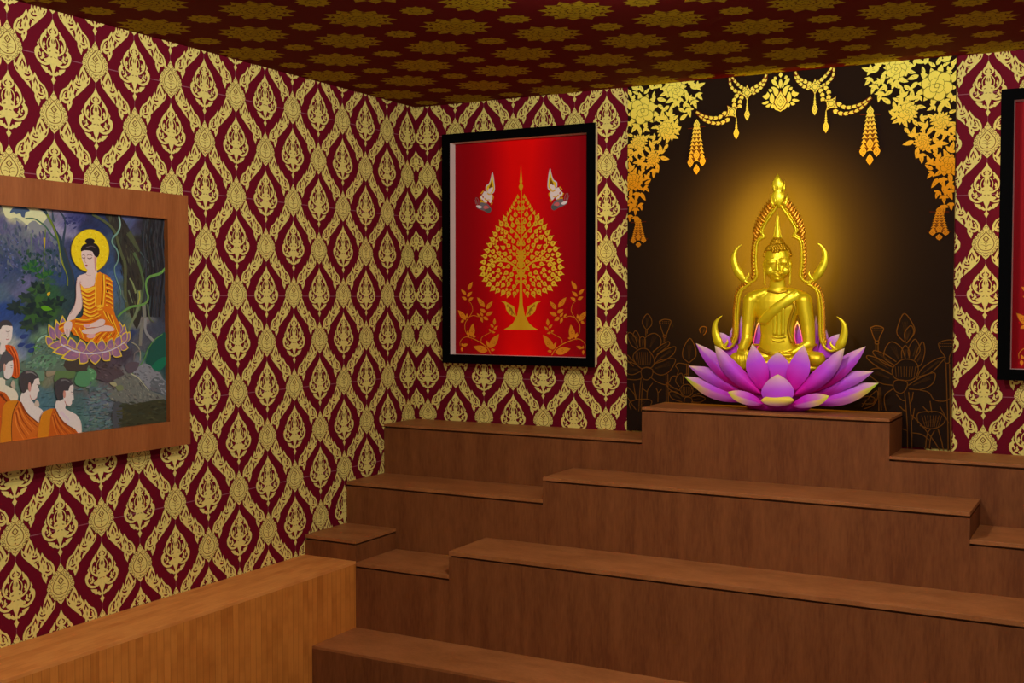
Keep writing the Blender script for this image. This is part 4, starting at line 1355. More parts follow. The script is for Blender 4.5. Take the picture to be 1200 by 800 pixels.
A.up(2)
for p in ([(150, 175), (120, 130), (125, 90), (158, 52), (190, 95), (188, 140), (152, 175)], [(480, 432), (436, 390), (440, 320), (490, 242), (530, 310), (536, 380), (486, 432)]):
    petal_line(zl(p))
for p in ([(80, 330), (30, 290), (4, 220), (20, 196), (60, 230), (84, 318)], [(75, 240), (46, 220), (66, 182), (96, 230), (100, 310)], [(100, 310), (96, 250), (118, 228), (142, 250), (140, 320)],
          [(140, 320), (136, 250), (170, 214), (220, 204), (262, 244), (258, 300), (200, 345)], [(200, 352), (258, 300), (300, 276), (326, 268), (322, 300), (230, 370)],
          [(210, 420), (240, 370), (310, 326), (376, 308), (364, 360), (300, 410), (214, 440)], [(190, 470), (240, 420), (320, 402), (378, 412), (330, 500), (260, 528), (196, 500)],
          [(100, 470), (60, 440), (0, 430), (-20, 500), (40, 526), (104, 500)], [(60, 430), (30, 400), (0, 372), (-10, 400), (50, 460)]):
    petal_line(zl(p))
ln(zl([(60, 350), (110, 322), (160, 330), (200, 380), (212, 430), (190, 470), (150, 466), (110, 476), (70, 440), (46, 390), (60, 350)]))
ln(zl([(106, 500), (118, 480), (150, 470), (190, 480), (202, 500), (190, 540), (156, 566), (120, 550), (106, 500)]))
for q in range(9):
    x = 66 + q * 15
    ln(zl([(x, 350), (x + 6 - q, 400), (x + 16 - 3 * q, 450)]), w=0.5)
ln(zl([(110, 540), (100, 640), (90, 810)])); ln(zl([(126, 560), (116, 640), (110, 810)]))
ln(zl([(186, 548), (230, 580), (296, 604), (330, 580), (350, 540), (390, 536)]))
ln(zl([(390, 530), (400, 490), (380, 460), (400, 436), (470, 446)]))
ln(zl([(0, 560), (60, 566), (108, 558)]))
ln(zl([(304, 520), (306, 740)])); ln(zl([(318, 520), (322, 740)]))
ln(zl([(146, 176), (146, 220)])); ln(zl([(156, 176), (156, 206)]))
ln(zl([(466, 440), (464, 540)])); ln(zl([(478, 440), (476, 530)]))
for p in ([(200, 590), (170, 630), (158, 660), (154, 720)], [(158, 662), (120, 634)], [(226, 630), (240, 668), (240, 740)], [(270, 640), (240, 668)], [(50, 596), (60, 660), (76, 720)], [(0, 620), (50, 670), (70, 720)], [(0, 700), (40, 760), (70, 800)]):
    ln(zl(p))
petal_line(zl([(30, 800), (18, 750), (60, 724), (140, 716), (190, 730), (180, 770), (140, 810)]))
ln(zl([(250, 110), (290, 94), (340, 104), (330, 150), (306, 210), (284, 210), (262, 150), (250, 110)]))
for q in range(10):
    A.ellipse(*pm(zl([(262 + (q % 5) * 16, 112 + (q // 5) * 14)]))[0], 1.2 * MM * 0.6, 0.5 * MM, LC, 6, lift=True)
ln(zl([(284, 210), (284, 232), (306, 232), (306, 210)]))
ln(zl([(288, 232), (288, 272)])); ln(zl([(302, 232), (302, 272)]))
for p in ([(410, 620), (380, 580), (390, 540), (424, 514), (440, 560), (436, 600)], [(440, 600), (440, 540), (470, 520), (490, 560), (500, 600)], [(410, 650), (350, 620), (306, 588), (330, 640), (410, 680)],
          [(440, 700), (380, 660), (330, 664), (350, 710), (430, 740)], [(500, 640), (560, 600), (600, 620), (580, 660), (510, 690)], [(500, 700), (560, 690), (610, 710), (570, 740), (500, 740)]):
    petal_line(zl(p))
ln(zl([(410, 640), (440, 606), (490, 606), (514, 650), (490, 690), (440, 690), (410, 640)]))
for q in range(7):
    ln(zl([(424 + q * 13, 620), (430 + q * 11, 680)]), w=0.5)
ln(zl([(444, 744), (450, 708), (478, 700), (504, 712), (510, 744)]))
# right group
for p in ([(240, 195), (196, 150), (200, 100), (234, 34), (280, 90), (290, 140), (246, 198)], [(240, 190), (236, 140), (270, 100), (286, 140), (250, 196)],
          [(180, 320), (124, 280), (130, 226), (164, 190), (216, 220), (240, 280)], [(170, 330), (110, 300), (64, 256), (72, 238), (130, 260), (190, 300)], [(166, 370), (90, 330), (30, 282), (38, 266), (110, 290), (170, 330)],
          [(176, 430), (110, 420), (50, 380), (46, 346), (100, 336), (166, 370)], [(220, 280), (220, 240), (240, 210), (262, 240), (260, 280)], [(262, 280), (256, 230), (290, 176), (312, 200), (320, 240), (290, 290)],
          [(290, 290), (310, 230), (336, 190), (348, 240), (330, 310), (304, 330)], [(300, 400), (330, 340), (400, 290), (460, 274), (440, 300), (380, 360), (306, 384)],
          [(256, 430), (300, 400), (360, 370), (404, 364), (390, 420), (330, 452), (260, 450)], [(310, 640), (306, 590), (340, 576), (420, 576), (460, 610), (440, 650), (380, 670), (320, 650)]):
    petal_line(zr(p))
ln(zr([(180, 320), (230, 286), (290, 296), (312, 340), (290, 390), (240, 404), (184, 390), (166, 350), (180, 320)]))
for q in range(8):
    ln(zr([(184 + q * 16, 326), (190 + q * 14, 384)]), w=0.5)
    ln(zr([(330 + q * 16, 596), (350 + q * 10, 660)]), w=0.5)
ln(zr([(170, 430), (184, 404), (230, 402), (252, 420), (240, 456), (214, 474), (184, 460), (170, 430)]))
for x0, x1, y in ((236, 250, 470), (258, 274, 466), (464, 474, 310), (484, 488, 310)):
    ln(zr([(x0, y), (x1, 640), (x1 + 2, 800)]))
ln(zr([(170, 450), (130, 480), (124, 520), (134, 570)])); ln(zr([(320, 456), (370, 470), (400, 510), (460, 516), (500, 490)]))
for p in ([(190, 480), (220, 510), (244, 516)], [(204, 540), (230, 566), (246, 570)], [(284, 466), (276, 510), (266, 530)], [(290, 556), (280, 620)], [(270, 590), (330, 650), (400, 740), (430, 790)], [(350, 790), (360, 700), (380, 670)],
          [(372, 780), (380, 720), (400, 680)], [(376, 516), (386, 580)], [(336, 546), (370, 580)], [(430, 546), (460, 600), (480, 640)], [(270, 690), (330, 700), (370, 730)], [(420, 670), (440, 740), (450, 790)], [(226, 670), (250, 680)]):
    ln(zr(p))
ln(zr([(48, 112), (80, 102), (120, 116), (100, 160), (92, 182), (74, 182), (60, 150), (48, 112)]))
ln(zr([(74, 182), (74, 200), (92, 200), (92, 182)])); ln(zr([(78, 200), (78, 236)])); ln(zr([(90, 200), (90, 240)]))
ln(zr([(422, 200), (450, 184), (500, 182), (510, 220), (484, 270), (482, 304), (460, 304), (456, 270), (430, 230), (422, 200)]))
for q in range(14):
    A.ellipse(*pm(zr([(436 + (q % 7) * 10, 200 + (q // 7) * 14)]))[0], 0.6 * MM, 0.45 * MM, LC, 6, lift=True)
    A.ellipse(*pm(zr([(58 + (q % 7) * 9, 114 + (q // 7) * 12)]))[0], 0.5 * MM, 0.4 * MM, LC, 6, lift=True)
ln(zr([(94, 440), (94, 570)])); ln(zr([(104, 440), (106, 540), (108, 566)]))
petal_line(zr([(0, 550), (20, 520), (80, 460), (86, 500), (60, 540), (10, 560)])); petal_line(zr([(-10, 500), (30, 490), (70, 500), (60, 530), (0, 530)]))
for p in ([(575 - 0, 200), (566, 170), (590, 150), (620, 160), (612, 200), (596, 216)],):
    petal_line(zl(p))

# ---- gold flowers and leaves in the two upper corners
CORNER = [(736, 101), (828, 92), (827, 112), (812, 124), (803, 140), (794, 150), (795, 158), (785, 170), (778, 186), (770, 200), (762, 211), (756, 226), (752, 246), (748, 262), (738, 262), (734, 200)]
cuv = pm(CORNER)


def inside(poly, x, y):
    r_ = False
    n = len(poly)
    for i in range(n):
        x1, y1 = poly[i]
        x2, y2 = poly[(i + 1) % n]
        if (y1 > y) != (y2 > y) and x < (x2 - x1) * (y - y1) / (y2 - y1) + x1:
            r_ = not r_
    return r_


flowers = [(753.2, 129.5, 17.0, 6), (792, 105, 11.5, 7), (780.5, 152, 9.5, 8), (748.8, 167, 8.5, 8), (765.6, 186, 7.5, 8), (741.0, 213, 9.5, 7)]
FL = [(*pm([(x, y)])[0], r * MM * 0.98, n) for x, y, r, n in flowers]


def leaf3(x, y, an, L, f, lobes=True):
    """a Thai style leaf: pointed blade with two side lobes"""
    def one(x, y, an, L, W, cu):
        t = np.linspace(0, 1, 8)
        pr = np.sin(math.pi * t ** 0.7) ** 0.85
        pr[0], pr[-1] = 0.15, 0
        a = an + cu * t
        cx = x + np.concatenate([[0], np.cumsum(np.cos(a[:-1]))]) * L / 7
        cy = y + np.concatenate([[0], np.cumsum(np.sin(a[:-1]))]) * L / 7
        P1 = np.stack([cx - np.sin(a) * pr * W / 2, cy + np.cos(a) * pr * W / 2], 1)
        P2 = np.stack([cx + np.sin(a) * pr * W / 2, cy - np.cos(a) * pr * W / 2], 1)
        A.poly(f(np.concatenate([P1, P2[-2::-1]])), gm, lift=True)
        return np.stack([cx, cy], 1)
    if lobes:
        one(x, y, an + 0.85, L * 0.62, L * 0.3, 0.5)
        one(x, y, an - 0.85, L * 0.62, L * 0.3, -0.5)
    return one(x, y, an, L, L * 0.42, R.uniform(-0.5, 0.5))


spots = []
for _ in range(6000):
    x, y = R.uniform(MX0 + 0.004, MX0 + 0.40), R.uniform(2.25, 2.998)
    if not inside(cuv, x, y):
        continue
    if any(math.hypot(x - fx, y - fy) < fr * 1.22 for fx, fy, fr, n in FL):
        continue
    if all(math.hypot(x - a, y - c) > 0.031 for a, c in spots):
        spots.append((x, y))
for f in (idn, flip):
    R.seed(5)
    A.up()
    for i, (x, y) in enumerate(spots):
        near = min(FL, key=lambda q: math.hypot(x - q[0], y - q[1]) - q[2])
        an = math.atan2(y - near[1], x - near[0]) + R.uniform(-0.8, 0.8)
        L = R.uniform(0.036, 0.054)
        c = leaf3(x - 0.4 * L * math.cos(an), y - 0.4 * L * math.sin(an), an, L, f, i % 3 != 0)
    A.up()
    R.seed(6)
    for i, (x, y) in enumerate(spots):
        near = min(FL, key=lambda q: math.hypot(x - q[0], y - q[1]) - q[2])
        an = math.atan2(y - near[1], x - near[0]) + R.uniform(-0.2, 0.2)
        A.stroke(f(np.array([(x, y), (x + 0.011 * math.cos(an), y + 0.011 * math.sin(an))])), 0.0016, inkl, n=2, lift=True)
    for fx, fy, fr, n in FL:
        A.up()
        for k in range(n * 2):                     # pointed leaves round the flower
            an = math.pi * k / n + 0.2
            L = fr * (0.62 if k % 2 else 0.5)
            A.leaf(*f(np.array([(fx + fr * 0.72 * math.cos(an), fy + fr * 0.72 * math.sin(an))]))[0], an if f is idn else math.pi - an, L * 1.05, L * 0.6, gm, lift=True)
        A.up()
        A.ellipse(*f(np.array([(fx, fy)]))[0], fr * 0.94, fr * 0.94, inkl, 24)
        for ring_r, pr, nn, ph in ((0.60, 0.40, n, 0.3), (0.24, 0.27, max(4, n - 2), 0.9)):
            for k in range(nn):
                an = 2 * math.pi * k / nn + ph
                cx, cy = fx + fr * ring_r * math.cos(an), fy + fr * ring_r * math.sin(an)
                p0 = f(np.array([(cx, cy)]))[0]
                A.ellipse(p0[0], p0[1], fr * pr * 1.06, fr * pr * 1.06, inkl, 16)
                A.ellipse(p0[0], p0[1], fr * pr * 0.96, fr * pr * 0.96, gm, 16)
                for s in (-0.45, -0.15, 0.15, 0.45):
                    a0 = an + math.pi + s * 1.2
                    q0 = np.array([(cx + fr * pr * 0.85 * math.cos(a0), cy + fr * pr * 0.85 * math.sin(a0)), (cx + fr * pr * 0.1 * math.cos(a0), cy + fr * pr * 0.1 * math.sin(a0))])
                    A.stroke(f(q0), 0.0013, inkl, n=1, w1=0.0004)
        A.up()
        p0 = f(np.array([(fx, fy)]))[0]
        A.ellipse(p0[0], p0[1], fr * 0.17, fr * 0.17, inkl, 12)
        A.ellipse(p0[0], p0[1], fr * 0.13, fr * 0.13, gm, 12)


def drop(x, y, w, h, f, k=1.0):
    """a jewel drop, x, y its middle"""
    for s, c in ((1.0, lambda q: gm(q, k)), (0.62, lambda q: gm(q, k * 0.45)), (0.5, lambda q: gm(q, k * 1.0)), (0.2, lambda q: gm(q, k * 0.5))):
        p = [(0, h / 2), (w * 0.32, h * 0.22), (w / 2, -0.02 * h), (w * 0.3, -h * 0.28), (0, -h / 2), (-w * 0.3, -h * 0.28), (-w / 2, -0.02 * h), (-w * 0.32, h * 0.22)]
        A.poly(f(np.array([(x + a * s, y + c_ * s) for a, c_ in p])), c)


def beads(pts, f, w, n, taper=(1, 1), gap=0.85):
    """string of small arrow shaped beads along a curve"""
    c = spline(pm(pts), 12)
    d = np.concatenate([[0], np.cumsum(np.hypot(*np.diff(c, axis=0).T))])
    A.stroke(f(c), w * 0.75, lambda q: np.array(sc((110, 40, 12), KM_)), n=1)
    A.up()
    for k in range(n):
        s = d[-1] * (k + 0.5) / n
        x, y = np.interp(s, d, c[:, 0]), np.interp(s, d, c[:, 1])
        x2, y2 = np.interp(s + 0.002, d, c[:, 0]), np.interp(s + 0.002, d, c[:, 1])
        an = math.atan2(y2 - y, x2 - x)
        L = d[-1] / n
        ww = w * (taper[0] + (taper[1] - taper[0]) * k / max(1, n - 1))
        p = [(0.5 * L, 0), (0.1 * L, ww * 0.5), (-0.45 * L, ww * 0.42), (-0.3 * L, 0), (-0.45 * L, -ww * 0.42), (0.1 * L, -ww * 0.5)]
        A.poly(f(np.array([(x + a * math.cos(an) - b_ * math.sin(an), y + a * math.sin(an) + b_ * math.cos(an)) for a, b_ in p])), gm, lift=True)


def jewel(px, py, r, f, rot=0.0):
    """square flower clasp of four pointed petals"""
    x, y = pm([(px, py)])[0]
    r *= MM
    for s, c in ((1.12, lambda q: np.array(sc((120, 44, 12), KM_))), (1.0, gm)):
        p = []
        for k in range(4):
            a = rot + k * math.pi / 2
            for da, rr in ((-0.42, 0.62), (-0.16, 0.8), (0, 1.1), (0.16, 0.8), (0.42, 0.62)):
                p.append((x + s * r * rr * math.cos(a + da), y + s * r * rr * math.sin(a + da)))
        A.poly(f(np.array(p)), c)
    for k in range(4):
        a = rot + k * math.pi / 2
        A.ellipse(*f(np.array([(x + 0.62 * r * math.cos(a), y + 0.62 * r * math.sin(a))]))[0], r * 0.13, r * 0.13, inkl, 8)
    A.ellipse(*f(np.array([(x, y)]))[0], r * 0.42, r * 0.42, inkl, 12)
    A.ellipse(*f(np.array([(x, y)]))[0], r * 0.33, r * 0.33, gm, 12)


def tassel(x0, y0, x1, y1, w, f):
    """hanging tassel of three bead strings ending in four drops (photo pixels)"""
    a = pm([(x0, y0)])[0]
    e = pm([(x1, y1)])[0]
    h = a[1] - e[1]
    w = w * MM
    A.poly(f(np.array([(a[0] - w * 0.14, a[1] - h * 0.06), (a[0] + w * 0.14, a[1] - h * 0.06), (a[0] + w * 0.4, e[1] + h * 0.26), (a[0] - w * 0.4, e[1] + h * 0.26)])), lambda q: np.array(sc((112, 60, 14), KM_)))
    A.stroke(f(np.array([(a[0] - w * 0.5, a[1] - h * 0.14), (a[0] + w * 0.5, a[1] - h * 0.12)])), 0.003, sc((104, 36, 12), KM_), n=1)
    A.stroke(f(np.array([(a[0] - w * 0.62, e[1] + h * 0.26), (a[0] + w * 0.62, e[1] + h * 0.28)])), 0.003, sc((104, 36, 12), KM_), n=1)
    for sx_ in (-1, 0, 1):
        n = 9
        for k in range(n):
            t = 0.14 + 0.6 * k / (n - 1)
            x = a[0] + sx_ * w * (0.1 + 0.26 * (t - 0.1) / 0.65)
            y = a[1] - h * t
            q_ = w * (0.10 + 0.07 * t)
            A.poly(f(np.array([(x, y + h * 0.05), (x + q_, y - h * 0.03), (x, y - h * 0.015), (x - q_, y - h * 0.03)])), gm, lift=True)
    A.up()
    drop(a[0], a[1] - h * 0.07, w * 0.36, h * 0.2, f)
    for sx_, t in ((-0.34, 0.77), (0.34, 0.76), (0, 0.64), (0, 0.91)):
        drop(a[0] + sx_ * w, a[1] - h * t, w * 0.36, h * 0.2, f)


for f in (idn, flip):
    for p, n in (([(855.5, 91), (857, 101), (864, 108), (874, 111)], 6), ([(858, 90), (863, 97), (870, 103), (875, 106)], 5), ([(898.5, 87), (897, 96), (890, 105), (881, 110)], 6), ([(899, 87), (894, 96), (887, 101), (880, 106)], 5),
                 ([(816, 131), (828, 142), (844, 144.5), (856, 139)], 8), ([(816, 131), (828, 137), (842, 138), (852, 131)], 7), ([(861, 126), (861, 117), (866, 110)], 3), ([(867, 127), (868, 118), (871, 112)], 3)):
        beads(p, f, 5.0 * MM, n, (0.45, 1.0) if n > 4 else (1, 1))
    jewel(858, 131, 8.2, f, math.pi / 4 - 0.15)
    jewel(876, 109, 8.2, f, math.pi / 2)
    for x, y0, y1 in ((876, 117, 141), (863.4, 138, 163)):
        a, e = pm([(x, y0)])[0], pm([(x, y1)])[0]
        for k in range(4):
            y = a[1] - (a[1] - e[1]) * (0.05 + 0.12 * k)
            q_ = MM * (0.7 + 0.35 * k)
            A.poly(f(np.array([(a[0], y + 0.01), (a[0] + q_, y - 0.008), (a[0], y - 0.006), (a[0] - q_, y - 0.008)])), gm, lift=True)
        A.up()
        drop(a[0], e[1] + (a[1] - e[1]) * 0.28, 6.8 * MM, (a[1] - e[1]) * 0.58, f)
    tassel(817, 141.5, 817, 204, 22, f)
    tassel(748.8, 256, 749, 289.5, 20, f)
# middle ornament
for f in (idn, flip):
    zz = lambda p: pm([(880 + x / 10, 70 + y / 10) for x, y in p])
    for p in ([(338, 145), (365, 178), (340, 212), (338, 212)], [(330, 240), (318, 290), (345, 340), (340, 240)], [(285, 200), (262, 210), (272, 240), (300, 232)], [(232, 246), (262, 300), (310, 310), (290, 262), (270, 236)],
              [(228, 330), (260, 320), (310, 350), (316, 400), (290, 440), (262, 396), (250, 350)], [(200, 350), (236, 350), (240, 376), (216, 386)], [(128, 432), (170, 470), (200, 450), (214, 420), (190, 380), (172, 410)],
              [(236, 396), (214, 450), (220, 500), (262, 520), (266, 440)], [(120, 516), (166, 528), (206, 500), (182, 486)], [(166, 552), (206, 560), (226, 520), (196, 524)], [(226, 540), (240, 574), (262, 560), (256, 520)],
              [(262, 560), (280, 590), (310, 598), (342, 612), (342, 580), (300, 550), (270, 520)], [(310, 300), (326, 320), (318, 340), (300, 320)]):
        uv = zz(p)
        uv = np.stack([uv[:, 0] - (zz([(341, 300)])[0][0] - MC), uv[:, 1]], 1)
        A.poly(f(uv), gm, 2)
uvc = zz([(341, 490)])[0]
for s, c in ((1.15, lambda q: np.array(sc((110, 40, 12), KM_))), (1.0, gm), (0.72, inkl), (0.62, gm), (0.25, inkl), (0.18, gm)):
    p = [(0, 1.15), (0.25, 0.75), (0.62, 0.2), (0.72, -0.1), (0.4, -0.6), (0, -0.95), (-0.4, -0.6), (-0.72, -0.1), (-0.62, 0.2), (-0.25, 0.75)]
    A.poly(np.array([(MC + s * 0.042 * x, uvc[1] + s * 0.042 * y) for x, y in p]), c)
tag(b.build('mural_panel', [M_mural, M_medge]), 'dark brown mural with gold corner flowers and line drawn lotuses, behind the golden statue', 'mural')
# ------------------------------------------------------------------ lotus pedestal
YS = -0.17                                      # depth of the statue's middle
ZT = 1.363                                     # top of the highest altar box
M_pet = attr_mat('lotus_petal', 0.55, 0.2)
KL = 1.0
MAG, PURP, TIP, GRN = (206, 6, 140), (184, 72, 214), (226, 200, 132), (170, 214, 40)
lotus = thing('lotus_pedestal', (2.135, -0.16, ZT), 'purple lotus with pale tipped petals on the highest altar box, under the golden statue', 'lotus')
SYM = 911.3                                    # symmetry line of the photo's lotus in pixels
zp = lambda x, y: (800 + x / 5.0, 360 + y / 5.0)


def ramp3(t, stops):
    xs = [q[0] for q in stops]
    return np.array([[np.interp(v, xs, [min(0.95, lin(q[1])[i] * 1.25) for q in stops]) for i in range(3)] for v in np.ravel(t)])


XS = hit(SYM, 430, 1, YS)[0]                   # its symmetry plane in the room
XD = (hit(SYM, 430, 1, -0.3)[0] - hit(SYM, 430, 1, -0.05)[0]) / -0.25


def xmir(x, y):
    """mirror about the statue's middle, which stands turned a little towards the camera side"""
    return 2 * (XS + XD * (y - YS)) - x


def ydep(y):
    """petal depths: spread the lotus between the mural side and the front"""
    return -0.075 + y * 1.0


def petal3(tip, base, up, lo, yb, yt, cup=0.02, flipx=False, stops=None, label=None, fold=None, n=16, m=9):
    """cupped petal: upper and lower outline from base to tip, measured in the photo, standing at depth yb..yt"""
    def pts(side):
        c = spline([base] + side + [tip], 8)
        d = np.concatenate([[0], np.cumsum(np.hypot(*np.diff(c, axis=0).T))])
        s = np.linspace(0, d[-1], n)
        return np.stack([np.interp(s, d, c[:, 0]), np.interp(s, d, c[:, 1])], 1)
    U, L = pts(up), pts(lo)
    t = np.linspace(0, 1, n)
    P = np.empty((n, m, 3))
    for i in range(n):
        yc = ydep(yb + (yt - yb) * t[i] ** 0.9)
        for j in range(m):
            s = j / (m - 1)
            q = U[i] * (1 - s) + L[i] * s
            w = 4 * s * (1 - s)
            P[i, j] = hit(q[0], q[1], 1, yc - cup * w * math.sin(math.pi * min(1, 0.15 + t[i] * 0.85)))
    if flipx:
        P[..., 0] = xmir(P[..., 0], P[..., 1])
    T = np.repeat(t[:, None], m, 1)
    st = stops or [(0, MAG), (0.28, (196, 24, 168)), (0.62, PURP), (0.84, (200, 136, 190)), (1.0, TIP)]
    c = ramp3(T, st).reshape(n, m, 3)
    if fold is not None:                       # the turned lower edge has its own colour
        c2 = ramp3(T, fold).reshape(n, m, 3)
        c[:, m // 2 + 1:] = c2[:, m // 2 + 1:]
    back = P.copy()
    back[..., 1] += 0.004 * np.sin(np.linspace(0, math.pi, m))[None, :] + 0.0005
    b = MB()
    b.grid(P, 0, c)
    b.grid(back[:, ::-1], 0, c[:, ::-1])
    o = b.build('petal', M_pet, lotus)
    return o


BASE = (470, 545)
PET = [
    # tip, base, upper side, lower side, y at base, y at tip, cup
    ((10, 405), (440, 548), [(340, 500), (220, 452), (100, 412)], [(320, 556), (220, 548), (130, 514), (60, 460)], -0.10, -0.090, 0.022,
     None, [(0, MAG), (0.3, (190, 50, 200)), (0.6, (200, 120, 180)), (0.8, (222, 190, 90)), (1.0, GRN)]),
    ((35, 342), (430, 520), [(330, 462), (240, 398), (160, 354), (100, 345)], [(320, 512), (230, 482), (150, 438), (90, 398)], -0.115, -0.110, 0.022,
     None, [(0, MAG), (0.35, (200, 20, 160)), (0.62, PURP), (1.0, (200, 130, 200))]),
    ((78, 210), (420, 500), [(330, 430), (260, 350), (200, 275), (150, 242)], [(340, 480), (240, 428), (165, 360), (108, 280)], -0.140, -0.138, 0.022,
     None, [(0, MAG), (0.45, (200, 10, 150)), (0.75, PURP), (1.0, (196, 120, 206))]),
    ((188, 224), (470, 512), [(440, 455), (370, 380), (300, 310), (235, 250)], [(420, 508), (330, 465), (250, 390), (203, 305)], -0.175, -0.205, 0.034, None, None),
    ((408, 213), (490, 470), [(506, 385), (482, 312), (440, 250)], [(458, 484), (424, 450), (378, 385), (372, 325), (388, 262)], -0.200, -0.216, 0.014, None, None),
    ((265, 495), (478, 565), [(430, 522), (380, 496), (320, 486)], [(440, 578), (370, 570), (320, 552), (284, 524)], -0.19, -0.230, 0.012,
     [(0, MAG), (0.4, (190, 40, 190)), (0.7, (200, 110, 180)), (0.9, (222, 190, 90)), (1, (214, 206, 70))], [(0, (190, 30, 190)), (0.4, (200, 120, 190)), (0.7, (224, 190, 100)), (0.9, (216, 206, 70)), (1, GRN)]),
]
BACK = [((345, 45), (380, 300), [(352, 90), (356, 160), (366, 230)], [(350, 300), (326, 220), (328, 130), (336, 80)], -0.062, -0.062, 0.008),
        ((289, 118), (340, 260), [(300, 150), (312, 190), (326, 230)], [(310, 262), (282, 200), (276, 160)], -0.062, -0.062, 0.008),
        ((216, 146), (340, 290), [(252, 158), (292, 190), (326, 236)], [(300, 290), (246, 262), (222, 200)], -0.062, -0.062, 0.008),
        ((448, 78), (424, 262), [(463, 120), (462, 176), (446, 226)], [(412, 230), (422, 160), (434, 108)], -0.054, -0.054, 0.004)]
bst = [(0, (190, 60, 210)), (0.55, (182, 70, 214)), (0.8, (204, 140, 206)), (1.0, (222, 190, 170))]
for fx in (False, True):
    for tip, base, up, lo, yb, yt, cup in BACK:
        petal3(zp(*tip), zp(*base), [zp(*q) for q in up[::-1]], [zp(*q) for q in lo], yb, yt, cup, fx, bst)
    for tip, base, up, lo, yb, yt, cup, st, fo in PET:
        petal3(zp(*tip), zp(*base), [zp(*q) for q in up], [zp(*q) for q in lo], yb, yt, cup, fx, st, fold=fo)
# middle petals: behind, in front, and the turned lip
petal3(zp(557, 262), zp(557, 480), [zp(618, 420), zp(632, 356), zp(600, 296)], [zp(496, 420), zp(482, 356), zp(514, 296)], -0.178, -0.182, 0.006, False)
petal3(zp(557, 392), zp(557, 562), [zp(632, 540), zp(654, 495), zp(630, 446), zp(592, 410)], [zp(482, 540), zp(460, 495), zp(484, 446), zp(522, 410)], -0.215, -0.222, 0.026, False,
       [(0, (190, 60, 204)), (0.5, (184, 72, 210)), (0.8, (206, 150, 180)), (1.0, (228, 204, 120))])
lip = petal3(zp(458, 545), zp(655, 545), [zp(630, 525), zp(557, 508), zp(484, 525)], [zp(630, 566), zp(557, 581), zp(484, 566)], -0.228, -0.228, 0.020, False)
me = lip.data
zz_ = np.array([v.co.z for v in me.vertices])
tt = (zz_ - zz_.min()) / (zz_.max() - zz_.min())
cc = ramp3(tt, [(0, (206, 100, 196)), (0.25, (222, 180, 150)), (0.45, (226, 196, 80)), (0.75, (224, 200, 70)), (1.0, (140, 210, 20))])
me.color_attributes['Col'].data.foreach_set('color', np.concatenate([cc, np.ones((len(cc), 1))], 1).astype(np.float32).ravel())
lip.name = 'turned_petal'
lip['label'] = 'yellow green turned petal at the front'
# the seed head the petals grow from, standing on the altar box
b = MB()
prof_ = [(0.02, 0.0), (0.13, 0.0), (0.155, 0.012), (0.16, 0.035), (0.17, 0.08), (0.178, 0.13), (0.17, 0.160), (0.02, 0.164)]
SEAT = hit(911.0, 270 + 834 / 5.0, 1, YS - 0.0108)[2] - ZT - 0.0024
prof_[-2:] = [(0.17, SEAT - 0.006), (0.02, SEAT)]
a_ = np.linspace(0, 2 * math.pi, 40, endpoint=False)
P = np.array([[(XS + r_ * 1.0 * math.cos(t), -0.165 + min(0.085, r_ * 0.5) * math.sin(t), ZT + 0.0006 + z) for t in a_] for r_, z in prof_])
b.grid(P, 0, np.array(lin((176, 20, 140))), close_v=True)
b.add(P[0], [list(range(40))[::-1]], 0, lin((176, 20, 140)))
b.add(P[-1], [list(range(40))], 0, lin((176, 20, 140)))
b.build('seed_head', M_pet, lotus, recalc=True)

# ------------------------------------------------------------------ golden seated statue
k = NT('statue_gold')
k.b.inputs['Base Color'].default_value = (*lin((246, 212, 22)), 1)
k.set(Metallic=0.55, Roughness=0.36)
k.b.inputs['Specular IOR Level'].default_value = 0.5
M_gold3 = k.m
k = NT('statue_gold_bright')
k.b.inputs['Base Color'].default_value = (*lin((250, 222, 30)), 1)
k.set(Metallic=0.55, Roughness=0.3)
M_gold4 = k.m
k = NT('statue_gold_dark')
k.b.inputs['Base Color'].default_value = (*lin((206, 156, 10)), 1)
k.set(Metallic=0.7, Roughness=0.38)
M_gold5 = k.m
k = NT('statue_gold_amber')
k.b.inputs['Base Color'].default_value = (*lin((216, 142, 14)), 1)
k.set(Metallic=0.6, Roughness=0.34)
M_gold6 = k.m
YB = -0.105                                     # nominal depth, see z8
statue = thing('seated_statue', (XS, YS, 1.49), 'golden seated meditating statue in a flame edged arch, on the purple lotus before the mural', 'statue')
z8 = lambda x, y, Y=YB: Vector(hit(850 + x / 5.0, 270 + y / 5.0, 1, YS + (Y - YB) * 0.72))
S5 = (z8(100, 0) - z8(0, 0)).length / 100.0    # metres per drawing unit


def capsule(bm, p0, p1, r0, r1, flat_=1.0, seg=20):
    """tapering limb with round ends"""
    p0, p1 = Vector(p0), Vector(p1)
    d = p1 - p0
    L = d.length
    q = d.to_track_quat('Z', 'Y')
    prof = []
    for i in range(7):
        t = math.pi / 2 * (1 - i / 6)
        prof.append((r0 * math.cos(t), -r0 * math.sin(t)))
    for i in range(7):
        t = math.pi / 2 * i / 6
        prof.append((r1 * math.cos(t), L + r1 * math.sin(t)))
    rings = []
    for r_, z in prof:
        rr = max(r_, 1e-4)
        rings.append([bm.verts.new(p0 + q @ Vector((rr * math.cos(2 * math.pi * j / seg), rr * math.sin(2 * math.pi * j / seg), z))) for j in range(seg)])
    for i in range(len(rings) - 1):
        for j in range(seg):
            bm.faces.new((rings[i][j], rings[i][(j + 1) % seg], rings[i + 1][(j + 1) % seg], rings[i + 1][j]))
    bm.faces.new(rings[0][::-1])
    bm.faces.new(rings[-1])


